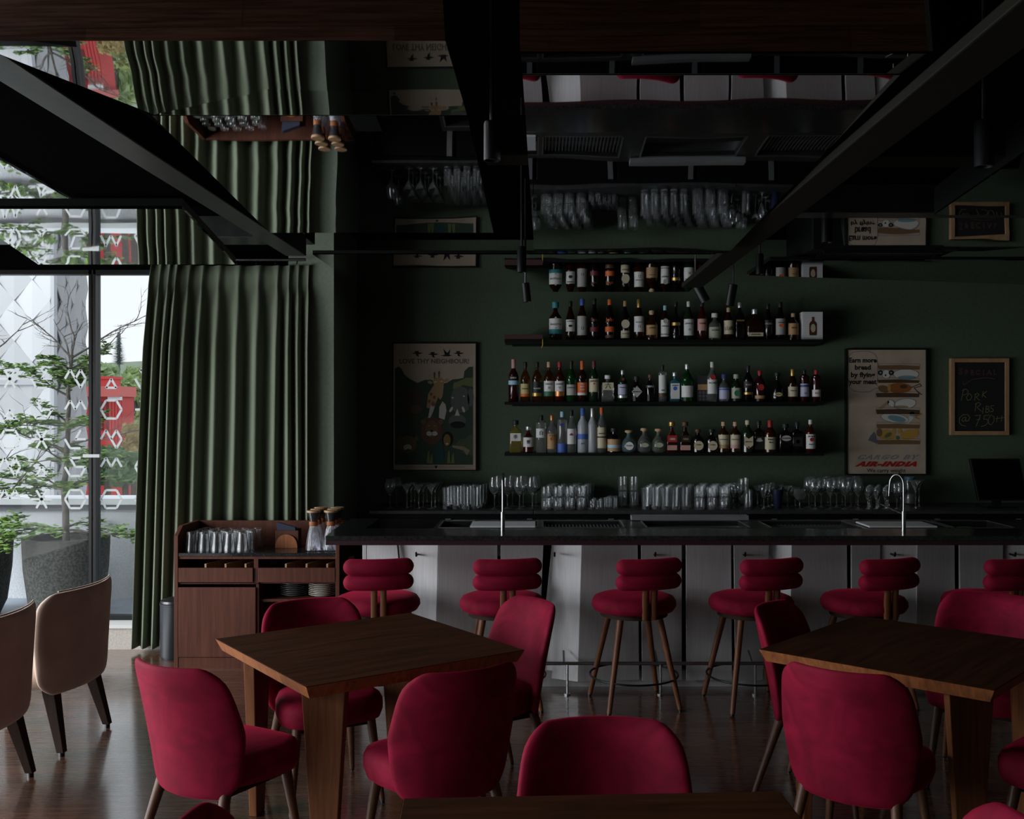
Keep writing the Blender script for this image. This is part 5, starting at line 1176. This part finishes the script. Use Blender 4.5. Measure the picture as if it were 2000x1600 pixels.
cbw = wood('pine_frame', (.30, .17, .085), (.40, .24, .13), (8, 8, 3), .5)
po3, sh = frame('chalkboard', 'small wood-framed chalkboard with handwritten special, right of the bread poster', 'chalkboard', 1857, 700, 1971, 850, 7.8, cbw, mat('slate_black', (.008, .008, .008), .7))
ch1, ch2 = ink('dim_red_chalk', (.12, .06, .052)), ink('yellow_chalk', (.20, .19, .10))
def strokes(s_list, ox, oy, sc, m, w_=.5):
    for st_ in s_list: outline(sh, [(ox+a*sc, oy+b*sc) for a, b in st_], m, w_, 3, False)
for k, chs in enumerate('SPECIAL'):
    hh = 13 if k == 0 else 9.5
    flat_text('chalk_lettering', chs, xat(1877+11.2*k, PDp), PDp+.006, zat(727+(-1 if k == 0 else 1), PDp), hh*PDp/F*1.4, ch1, sh, bold=.0018)
    flat_text('chalk_lettering', chs, xat(1877+11.2*k, PDp), PDp+.0052, zat(727+(-1 if k == 0 else 1), PDp), hh*PDp/F*1.4, mat('slate_black', (.008, .008, .008), .7), sh, bold=-.0012)
outline(sh, [(1944, 740), (1925, 738), (1900, 741), (1883, 752), (1881, 744)], ch1, .5, 3, False)
P_ = {'P': [[(0, 22), (5, 0)], [(2, 3), (9, 0), (14, 4), (12, 9), (4, 12)]], 'O': [[(5, 0), (0, 7), (2, 13), (8, 12), (11, 5), (7, 0), (4, 0)]], 'R': [[(0, 14), (2, 1)], [(0, 3), (6, 0), (9, 3), (3, 8), (10, 14)]],
      'K': [[(2, 0), (0, 12)], [(9, 0), (1, 7), (8, 13)]], 'I': [[(1, 0), (0, 12)]], 'B': [[(1, 0), (0, 13)], [(1, 1), (6, 1), (6, 5), (1, 6), (7, 8), (5, 12), (0, 13)]], 'S': [[(8, 0), (2, 1), (2, 5), (7, 8), (6, 12), (0, 12)]],
      '@': [[(13, 5), (9, 6), (6, 11), (9, 14), (13, 10), (14, 5), (14, 13), (19, 12), (22, 6), (18, 0), (9, 0), (2, 6), (1, 15), (6, 21), (14, 22)]], '7': [[(0, 1), (11, 0), (2, 22)], [(3, 9), (10, 8)]], '5': [[(12, 0), (2, 1), (1, 8), (8, 8), (9, 15), (4, 20), (-4, 22)]],
      '0': [[(6, 0), (1, 8), (2, 17), (7, 19), (12, 12), (12, 3), (7, 0), (5, 1)]], '+': [[(4, 0), (2, 12)], [(0, 5), (8, 4)]]}
for c_, x_, y_ in (('P', 1878, 760), ('O', 1888, 769), ('R', 1904, 768), ('K', 1919, 764)): strokes(P_[c_], x_, y_, 1, ch2)
for c_, x_, y_ in (('R', 1907, 786), ('I', 1922, 796), ('B', 1928, 793), ('S', 1936, 792)): strokes(P_[c_], x_-2, y_, 1.0 if c_ != 'R' else 1.25, ch2)
for c_, x_, y_ in (('@', 1873, 810), ('7', 1905, 811), ('5', 1921, 811), ('0', 1930, 811), ('+', 1945, 813), ('+', 1954, 812)): strokes(P_[c_], x_, y_, 1, ch2)
